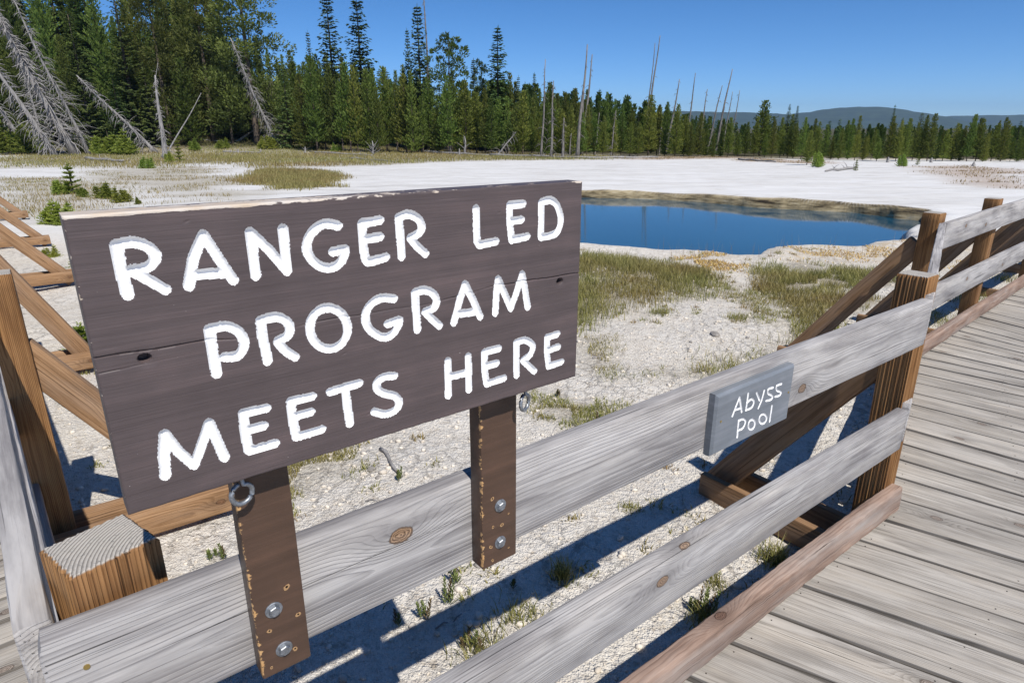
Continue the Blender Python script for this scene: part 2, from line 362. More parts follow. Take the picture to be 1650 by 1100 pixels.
TREES=[(-24.97,80.19,8.57,'lodge',1.22,'front'),(-23.06,78.46,10.31,'lodge',1.15,'front'),(-22.65,80.58,9.98,'lodge',1.01,'front'),(-21.21,79.06,9.65,'lodge',0.9,'front'),(-19.84,77.78,7.68,'lodge',1.16,'front'),(-18.86,77.5,9.66,'lodge',1.24,'front'),(-18.0,77.33,9.25,'lodge',0.93,'front'),(-16.54,77.59,9.02,'lodge',1.24,'front'),(-15.22,75.75,6.88,'lodge',0.96,'front'),(-14.72,77.97,9.25,'lodge',1.17,'front'),(-13.25,76.69,7.47,'lodge',0.96,'front'),(-12.17,76.31,8.43,'lodge',1.12,'front'),(-11.06,74.57,8.67,'lodge',0.96,'front'),(-10.12,75.45,6.07,'lodge',1.06,'front'),(-9.56,77.47,8.1,'lodge',1.23,'front'),(-8.49,75.88,5.03,'lodge',0.96,'front'),(-7.11,73.8,7.98,'lodge',1.15,'front'),(-6.18,74.93,5.47,'lodge',0.84,'front'),(-5.1,74.19,7.7,'lodge',1.22,'front'),(-3.96,74.47,6.46,'lodge',1.16,'front'),(-2.9,72.33,6.7,'lodge',0.87,'front'),(-2.24,71.72,5.69,'lodge',1.13,'front'),(-1.49,73.63,5.68,'lodge',1.24,'front'),(-0.51,72.07,5.96,'lodge',0.86,'front'),(0.48,70.81,5.25,'lodge',1.0,'front'),(1.16,70.72,6.44,'lodge',1.21,'front'),(2.11,71.67,3.74,'lodge',1.11,'front'),(2.87,71.49,3.77,'lodge',0.87,'front'),(3.54,68.84,6.17,'lodge',1.02,'front'),(4.42,70.86,5.51,'lodge',1.05,'front'),(5.22,70.07,4.61,'lodge',1.1,'front'),(6.04,68.12,4.93,'lodge',0.92,'front'),(6.89,65.95,4.16,'lodge',1.06,'front'),(7.71,68.26,4.91,'lodge',0.92,'front'),(8.46,68.48,4.25,'lodge',1.09,'front'),(9.17,66.7,3.91,'lodge',0.88,'front'),(10.2,66.97,3.79,'lodge',1.03,'front'),(11.48,69.68,3.86,'lodge',1.01,'front'),(12.05,67.57,3.33,'lodge',1.15,'front'),(12.89,67.47,3.26,'lodge',1.05,'front'),(14.03,68.11,5.78,'lodge',1.06,'front'),(15.29,69.8,5.08,'lodge',0.82,'front'),(15.92,68.95,5.29,'lodge',0.85,'front'),(16.58,67.24,4.98,'lodge',0.96,'front'),(17.96,69.09,3.89,'lodge',1.21,'front'),(17.97,66.94,3.05,'lodge',1.19,'front'),(18.88,66.96,4.24,'lodge',0.94,'front'),(19.76,67.51,2.77,'lodge',1.17,'front'),(19.87,65.33,2.22,'lodge',0.87,'front'),(20.83,66.05,2.78,'lodge',1.07,'front'),(21.26,65.11,3.7,'lodge',0.95,'front'),(22.38,65.48,2.22,'lodge',1.2,'front'),(23.37,66.21,3.28,'lodge',1.02,'front'),(24.24,66.11,3.83,'lodge',0.92,'front'),(24.54,64.16,2.17,'lodge',1.23,'front'),(24.02,61.09,3.38,'lodge',0.85,'front'),(25.41,62.56,2.97,'lodge',0.86,'front'),(25.87,61.95,2.83,'lodge',1.01,'front'),(26.19,61.45,3.16,'lodge',0.93,'front'),(26.05,59.42,3.53,'lodge',0.86,'front'),(26.68,59.44,2.48,'lodge',0.81,'front'),(27.2,59.14,3.19,'lodge',0.91,'front'),(27.26,57.79,2.94,'lodge',1.15,'front'),(27.8,57.52,1.96,'lodge',1.18,'front'),(28.32,57.17,2.59,'lodge',1.01,'front'),(29.51,57.93,3.4,'lodge',0.99,'front'),(28.66,55.12,2.43,'lodge',1.02,'front'),(29.52,55.43,1.89,'lodge',0.99,'front'),(31.16,57.17,2.75,'lodge',0.84,'front'),(29.52,53.31,1.82,'lodge',1.24,'front'),(30.24,53.08,3.46,'lodge',0.86,'front'),(30.82,52.88,3.06,'lodge',0.86,'front'),(31.6,53.25,3.06,'lodge',0.88,'front'),(32.89,54.11,2.95,'lodge',0.85,'front'),(33.46,54.05,3.53,'lodge',0.85,'front'),(33.69,53.44,3.63,'lodge',0.94,'front'),(34.92,54.28,2.04,'lodge',0.86,'front'),(35.35,54.06,2.53,'lodge',1.05,'front'),(36.31,54.44,2.99,'lodge',1.14,'front'),(36.72,54.06,2.79,'lodge',1.0,'front'),(36.85,53.36,3.5,'lodge',0.84,'front'),(37.45,53.19,3.24,'lodge',1.0,'front'),(37.7,52.7,2.18,'lodge',1.04,'front'),(38.9,53.45,2.91,'lodge',0.99,'front'),(39.46,53.17,3.14,'lodge',1.1,'front'),(40.6,53.65,1.81,'lodge',0.91,'front'),(40.39,52.61,1.99,'lodge',0.97,'front'),(40.94,52.39,2.42,'lodge',1.0,'front'),(41.37,51.95,2.68,'lodge',0.98,'front'),(43.64,54.18,2.92,'lodge',1.02,'front'),(43.18,52.61,2.17,'lodge',1.01,'front'),(43.89,52.51,1.78,'lodge',1.01,'front'),(-29.31,92.2,10.12,'lodge',1.14,'second'),(-27.49,90.89,10.22,'lodge',1.12,'second'),(-25.84,90.72,11.2,'lodge',0.9,'second'),(-24.92,91.96,11.15,'spruce',0.96,'second'),(-23.31,89.92,9.78,'spruce',1.05,'second'),(-21.94,88.82,10.73,'lodge',1.05,'second'),(-19.62,86.47,9.42,'lodge',0.83,'second'),(-18.38,85.21,9.15,'lodge',0.83,'second'),(-17.18,83.92,9.23,'lodge',0.75,'second'),(-16.62,89.36,9.57,'lodge',1.0,'second'),(-15.03,88.4,9.26,'lodge',0.86,'second'),(-13.64,86.03,9.21,'lodge',1.04,'second'),(-12.04,86.13,9.76,'spruce',0.95,'second'),(-10.04,83.65,9.14,'spruce',0.83,'second'),(-8.71,87.3,7.52,'lodge',1.02,'second'),(-7.38,84.85,9.22,'lodge',0.97,'second'),(-6.06,83.59,7.85,'lodge',1.16,'second'),(-4.81,83.93,6.96,'lodge',0.81,'second'),(-3.55,83.87,8.36,'lodge',0.81,'second'),(-2.5,83.68,7.88,'spruce',1.19,'second'),(-1.63,84.9,8.22,'lodge',1.07,'second'),(-0.28,84.39,9.07,'lodge',0.92,'second'),(0.41,81.68,7.95,'lodge',1.01,'second'),(1.67,82.01,6.9,'lodge',1.08,'second'),(2.47,79.51,6.06,'lodge',0.89,'second'),(3.29,81.11,7.08,'lodge',0.77,'second'),(4.55,82.34,7.96,'lodge',1.19,'second'),(5.3,78.81,6.52,'lodge',0.85,'second'),(6.4,81.29,6.74,'lodge',1.01,'second'),(7.0,75.0,6.9,'lodge',1.03,'second'),(8.36,77.28,5.85,'lodge',0.9,'second'),(9.39,79.28,5.69,'spruce',0.77,'second'),(10.29,80.23,5.72,'lodge',0.8,'second'),(10.96,78.16,6.68,'lodge',0.76,'second'),(12.07,79.08,5.99,'lodge',0.84,'second'),(13.24,80.91,5.51,'lodge',0.91,'second'),(13.91,77.72,4.91,'lodge',1.03,'second'),(14.13,74.95,4.54,'spruce',0.77,'second'),(15.62,78.97,5.17,'lodge',1.11,'second'),(16.07,76.44,5.35,'lodge',1.11,'second'),(16.36,74.82,5.09,'lodge',1.12,'second'),(18.21,78.22,4.92,'spruce',0.98,'second'),(19.58,79.26,4.55,'lodge',0.99,'second'),(18.93,73.22,4.18,'lodge',0.88,'second'),(21.15,79.0,4.29,'spruce',0.89,'second'),(21.56,77.45,3.52,'lodge',1.09,'second'),(21.81,73.96,3.81,'lodge',0.97,'second'),(22.27,73.18,3.57,'spruce',0.93,'second'),(24.01,75.98,3.8,'lodge',1.16,'second'),(23.66,72.19,3.81,'lodge',0.86,'second'),(24.54,72.48,2.41,'lodge',1.15,'second'),(26.82,76.13,2.81,'lodge',1.01,'second'),(27.44,74.96,3.8,'spruce',0.85,'second'),(28.76,75.78,4.72,'lodge',0.79,'second'),(28.62,73.26,3.99,'lodge',0.88,'second'),(29.65,73.42,3.84,'lodge',1.04,'second'),(30.85,73.73,4.21,'lodge',1.13,'second'),(29.46,68.58,2.53,'spruce',1.17,'second'),(31.1,70.07,2.29,'lodge',0.75,'second'),(30.75,67.85,3.68,'lodge',1.01,'second'),(32.49,69.98,2.23,'lodge',0.91,'second'),(33.43,70.47,3.57,'spruce',1.15,'second'),(31.17,63.71,3.59,'spruce',0.92,'second'),(34.5,68.64,3.55,'lodge',0.97,'second'),(35.33,68.08,3.9,'lodge',0.76,'second'),(33.53,62.58,2.05,'lodge',0.92,'second'),(34.62,63.13,2.53,'lodge',1.01,'second'),(35.58,63.57,2.4,'spruce',0.77,'second'),(35.0,61.39,2.63,'lodge',0.87,'second'),(35.71,61.3,3.55,'spruce',1.13,'second'),(35.77,60.15,3.46,'lodge',1.12,'second'),(39.11,64.11,4.13,'spruce',1.18,'second'),(38.3,61.87,3.8,'spruce',0.76,'second'),(37.58,59.14,2.99,'spruce',0.98,'second'),(40.08,61.92,2.53,'lodge',0.85,'second'),(40.74,61.56,2.4,'spruce',1.16,'second'),(42.76,63.02,2.62,'lodge',0.82,'second'),(40.81,59.1,3.78,'lodge',0.93,'second'),(43.58,62.24,3.61,'lodge',1.1,'second'),(41.73,58.84,2.92,'spruce',1.15,'second'),(41.99,58.49,2.45,'lodge',1.02,'second'),(45.8,62.89,3.37,'lodge',0.76,'second'),(43.97,59.63,3.57,'lodge',0.9,'second'),(46.26,61.83,2.84,'lodge',0.8,'second'),(45.04,59.28,3.27,'spruce',1.18,'second'),(44.99,58.2,3.52,'lodge',1.08,'second'),(46.54,59.25,2.91,'lodge',1.1,'second'),(47.56,59.58,3.09,'lodge',0.78,'second'),(48.3,59.86,3.1,'lodge',1.0,'second'),(48.4,59.31,3.72,'lodge',1.01,'second'),(48.38,58.33,2.84,'spruce',0.89,'second'),(-32.35,100.27,11.61,'lodge',0.96,'third'),(-29.4,96.11,9.91,'spruce',0.99,'third'),(-27.53,95.08,10.28,'lodge',0.9,'third'),(-26.35,97.77,11.56,'lodge',0.83,'third'),(-25.1,100.92,9.94,'lodge',0.79,'third'),(-22.79,99.18,9.99,'lodge',0.95,'third'),(-20.0,95.89,10.46,'lodge',1.02,'third'),(-19.11,98.37,9.55,'spruce',0.94,'third'),(-17.2,95.04,9.34,'spruce',0.91,'third'),(-15.64,98.36,10.3,'lodge',0.71,'third'),(-14.01,97.94,8.24,'lodge',1.03,'third'),(-12.1,95.0,8.5,'spruce',0.86,'third'),(-9.78,92.19,8.85,'spruce',0.86,'third'),(-8.38,92.15,8.88,'lodge',0.86,'third'),(-6.34,92.47,8.31,'spruce',0.76,'third'),(-4.63,90.93,7.98,'spruce',1.02,'third'),(-3.37,95.4,8.44,'lodge',0.89,'third'),(-1.68,91.5,8.58,'spruce',0.92,'third'),(-0.11,89.41,7.77,'lodge',1.03,'third'),(1.76,92.17,8.41,'spruce',1.0,'third'),(2.91,89.15,7.11,'spruce',0.95,'third'),(4.62,93.4,7.48,'spruce',0.72,'third'),(5.69,85.71,6.75,'spruce',0.72,'third'),(6.99,86.91,6.11,'spruce',0.85,'third'),(8.21,87.55,5.94,'lodge',0.94,'third'),(9.62,87.28,7.43,'lodge',0.76,'third'),(11.17,86.51,7.36,'spruce',0.85,'third'),(13.2,89.6,6.05,'lodge',0.83,'third'),(-23.94,91.43,18.29,'spire',1.1,'special'),(-19.95,90.8,18.55,'spire',1.05,'special'),(-30.49,104.19,14.39,'spire',0.55,'special'),(-13.06,86.76,14.05,'spire',0.55,'special'),(-11.09,82.39,16.11,'spire',0.95,'special'),(-7.14,78.78,12.58,'round',1.0,'special'),(-4.85,86.46,10.71,'spire',0.8,'special'),(-4.08,87.32,10.62,'round',0.55,'special'),(-1.66,80.65,13.69,'spire',1.1,'special'),(0.76,81.05,8.6,'spire',0.6,'special'),(2.72,83.24,9.01,'spire',0.55,'special'),(38.51,67.85,5.03,'spire',0.5,'special'),(25.6,68.28,5.33,'lodge',1.5,'special'),(28.45,69.16,5.06,'spire',0.7,'special'),(29.61,69.9,5.01,'spire',0.6,'special'),(-50.83,80.54,15.35,'fir',1.05,'left'),(-27.9,83.58,9.23,'fir',1.15,'left'),(-24.09,82.32,4.29,'blue',1.35,'left'),(-33.97,88.61,23.83,'old',1.0,'left'),(-40.68,90.63,21.34,'old',0.9,'left'),(-45.36,88.21,19.3,'old',0.9,'left'),(-47.95,85.48,18.32,'spruce',1.15,'left'),(-51.53,86.79,19.12,'lodge',1.3,'left'),(-59.31,88.71,21.35,'lodge',1.3,'left'),(-63.73,89.09,22.07,'lodge',1.4,'left'),(-66.47,87.23,21.2,'lodge',1.4,'left'),(-70.25,86.86,21.15,'spruce',1.4,'left'),(-41.27,85.71,10.37,'lodge',1.5,'left'),(-37.3,88.64,13.0,'old',0.75,'left'),(-32.4,89.99,7.93,'spruce',1.1,'left'),(-45.29,84.24,9.27,'spruce',1.3,'left'),(-46.85,80.16,8.51,'fir',1.0,'left'),(-46.38,102.26,20.96,'spruce',1.2,'left'),(-50.75,103.39,23.25,'spruce',1.2,'left'),(-53.96,99.5,23.74,'lodge',1.3,'left'),(-59.67,95.96,23.38,'spruce',1.4,'left'),(-67.65,97.12,24.03,'spruce',1.4,'left'),(-73.47,97.6,23.91,'spruce',1.4,'left'),(-37.69,93.74,16.21,'spruce',1.2,'left'),(-34.85,94.35,13.24,'lodge',1.4,'left'),(-41.49,99.71,22.55,'spruce',1.1,'left'),(-56.37,86.74,12.76,'lodge',1.3,'left'),(-61.67,85.1,12.69,'lodge',1.5,'left'),(-63.6,82.45,11.95,'lodge',1.5,'left'),(-57.61,83.83,10.56,'spruce',1.3,'left'),(-46.89,92.87,19.66,'lodge',1.5,'left'),(-45.2,95.73,19.16,'lodge',1.4,'left'),(-55.27,91.64,20.96,'spruce',1.3,'left'),(-50.84,92.16,18.08,'lodge',1.5,'left'),(-61.08,93.99,21.72,'spruce',1.3,'left'),(-41.14,95.64,19.97,'lodge',1.4,'left'),(-67.87,91.88,21.52,'lodge',1.5,'left'),(-57.71,93.51,22.48,'lodge',1.5,'left'),(-45.69,98.72,22.37,'lodge',1.5,'left'),(-63.12,99.27,24.24,'spruce',1.4,'left'),(-50.04,103.92,24.91,'lodge',1.5,'left'),(-15.33,22.62,1.06,'sap',2.0,'sapling'),(-13.18,20.89,0.63,'bush',1.6,'sapling'),(-11.84,19.73,0.55,'bush',1.3,'sapling'),(-15.73,22.7,0.66,'bush',1.4,'sapling'),(-10.35,14.56,0.61,'bush',1.5,'sapling'),(-3.94,5.87,0.36,'bush',2.0,'sapling'),(-6.43,9.58,0.36,'bush',1.8,'sapling'),(-7.69,10.34,0.26,'bush',1.5,'sapling'),(-8.12,11.9,0.25,'bush',1.6,'sapling'),(-26.84,51.54,1.02,'bush',1.3,'sapling'),(-22.93,41.22,0.83,'bush',1.3,'sapling'),(-26.09,51.67,1.86,'sap',1.2,'sapling'),(-42.86,70.52,2.82,'bush',1.6,'sapling'),(-54.64,72.59,3.79,'bush',1.6,'sapling'),(-53.67,73.12,3.16,'bush',1.5,'sapling'),(19.95,42.67,1.23,'bush',0.8,'sapling'),(20.04,38.21,0.67,'sap',1.3,'sapling'),(20.69,46.1,2.31,'lodge',1.1,'sapling'),(26.08,43.93,0.88,'bush',0.9,'sapling'),(28.59,46.33,0.83,'sap',1.0,'sapling'),(-48.65,74.86,2.16,'bush',1.4,'sapling'),(-41.24,71.14,1.79,'bush',1.4,'sapling'),(-20.56,78.52,1.19,'bush',1.3,'sapling'),(-12.72,18.02,0.25,'bush',0.6,'sapling'),(-57.46,75.4,2.62,'bush',1.5,'sapling'),(-54.49,76.38,2.18,'bush',1.6,'sapling'),(-48.26,73.21,1.76,'bush',1.5,'sapling'),(-46.19,74.29,1.59,'bush',1.6,'sapling'),(-43.15,72.67,1.48,'bush',1.6,'sapling'),(-38.18,79.59,1.63,'bush',1.5,'sapling'),(-36.11,82.16,1.46,'bush',1.5,'sapling'),(-30.32,82.09,1.82,'bush',1.5,'sapling'),(-11.21,19.33,0.31,'bush',1.0,'sapling'),(-14.02,21.21,0.43,'bush',1.2,'sapling')]
DEAD=[(-47.99,69.36,-51.83,66.54,11.16,0.372,1.0,'lean'),(-46.14,72.04,-49.34,69.89,14.58,0.252,0.7,'lean'),(-47.12,71.28,-51.06,68.51,15.07,0.545,1.6,'lean'),(-62.92,83.59,-65.1,81.91,4.65,0.462,0.4,'lean'),(-57.29,81.37,-57.9,80.94,9.8,0.244,0.5,'lean'),(-56.1,76.92,-58.81,74.87,7.3,0.373,0.8,'lean'),(-41.06,76.37,-46.52,73.17,7.03,0.298,0.8,'lean'),(-30.93,58.76,-30.67,58.89,5.98,0.293,1.4,'stand'),(-29.79,84.27,-33.48,82.87,11.84,0.263,0.9,'lean'),(-47.02,84.23,-44.05,85.82,9.53,0.118,0.2,'lean'),(-36.21,68.79,-32.33,70.7,5.14,0.114,0,'lean'),(-37.92,91.14,-34.96,92.32,1.87,0.242,0.1,'log'),(2.8,63.64,3.09,63.63,7.67,0.125,0.4,'stand'),(3.57,60.56,3.68,60.55,5.66,0.149,0.8,'stand'),(4.69,61.13,4.74,61.12,2.56,0.18,0.9,'stand'),(5.58,64.15,5.7,64.14,1.2,0.095,0.5,'stand'),(6.32,63.81,6.91,63.75,8.94,0.22,0.25,'stand'),(7.45,71.14,8.24,71.06,8.84,0.21,0.25,'stand'),(6.97,68.99,7.35,68.95,6.21,0.136,0.2,'stand'),(8.87,70.81,9.2,70.77,3.19,0.105,0.8,'stand'),(9.97,66.67,10.28,66.62,3.33,0.099,0.8,'stand'),(16.84,83.77,17.74,83.58,12.15,0.209,0.05,'stand'),(17.16,85.76,17.62,85.66,11.58,0.15,0.05,'stand'),(17.19,73.85,18.04,73.64,6.65,0.186,0.4,'stand'),(21.21,81.3,21.71,81.16,7.84,0.165,0.1,'stand'),(21.18,75.27,21.57,75.16,5.74,0.153,0.2,'stand'),(21.35,72.71,22.34,72.41,5.96,0.149,0.4,'stand'),(22.47,73.27,23.41,72.98,7.6,0.188,0.2,'stand'),(25.38,79.84,25.85,79.68,5.71,0.123,0.2,'stand'),(26.09,79.49,26.56,79.33,5.83,0.123,0.2,'stand'),(-10.36,82.66,-10.28,82.67,18.4,0.204,0.5,'stand'),(-9.4,78.55,-9.62,78.52,8.81,0.194,1.3,'stand'),(-6.95,74.28,-7.15,74.26,5.3,0.219,1.2,'stand'),(16.0,71.9,16.07,71.89,1.77,0.108,1.0,'stand'),(-1.64,70.29,0.46,70.31,1.33,0.138,0.5,'lean')]
LOGS=[((-10.52,77.2),(-2.23,67.65),0.147),((-2.23,67.65),(6.43,59.31),0.147),((6.43,59.31),(13.77,62.22),0.118),((-23.55,77.13),(-14.35,67.78),0.118),((-46.61,93.4),(-36.9,88.63),0.118),((-14.91,59.69),(-8.86,50.74),0.088),((-33.36,76.36),(-28.7,75.41),0.118),((-36.36,56.29),(-30.05,50.93),0.147),((-58.46,77.32),(-49.65,73.86),0.206),((19.5,56.65),(20.34,50.7),0.088),((21.62,41.14),(17.54,36.62),0.088)]
STUMPS=[((-31.23,75.36),0.53),((-28.7,75.41),0.53),((-23.4,74.76),0.82),((-14.24,82.03),0.53),((-5.08,71.06),2.0),((-14.98,71.1),1.53),((-5.44,67.97),0.82),((29.42,51.5),0.47),((32.38,50.81),0.41),((31.41,44.7),0.35)]
ROCKS=[((2.04,6.06),0.055),((2.34,5.98),0.02),((-0.15,5.69),0.03),((0.78,5.53),0.03),((-0.86,3.43),0.03),((-0.16,2.53),0.02),((1.75,5.87),0.018),((-0.8,3.33),0.018)]
STICKS=[((-0.86,3.7),(-0.65,3.3),0.012),((-0.82,3.07),(-0.64,3.05),0.004),((-0.32,2.13),(-0.18,2.23),0.003)]
WEEDS=[((-0.28,2.27),0.17),((-0.25,2.39),0.16),((-0.37,2.18),0.13),((-0.48,2.14),0.07),((-0.67,3.28),0.08),((-0.19,2.04),0.07),((-1.4,2.58),0.1),((-1.46,2.6),0.06),((0.82,2.22),0.16),((0.86,2.25),0.14),((0.79,2.25),0.06),((-0.01,2.37),0.05),((0.37,4.63),0.06),((0.7,4.03),0.05),((0.63,4.14),0.07),((-0.14,2.03),0.08)]
TUFTS=[((0.04,2.18),0.1,0.07),((0.23,2.45),0.05,0.1),((-0.11,2.0),0.09,0.09),((0.65,3.0),0.05,0.04),((0.83,2.2),0.06,0.1),((1.94,5.14),0.3,0.13),((1.68,6.86),0.12,0.1),((2.45,6.62),0.1,0.08),((1.18,2.17),0.05,0.05),((5.59,7.52),0.35,0.14),((6.95,8.51),0.3,0.12),((0.94,2.43),0.05,0.05),((1.29,2.6),0.06,0.12),((4.7,6.61),0.3,0.1)]
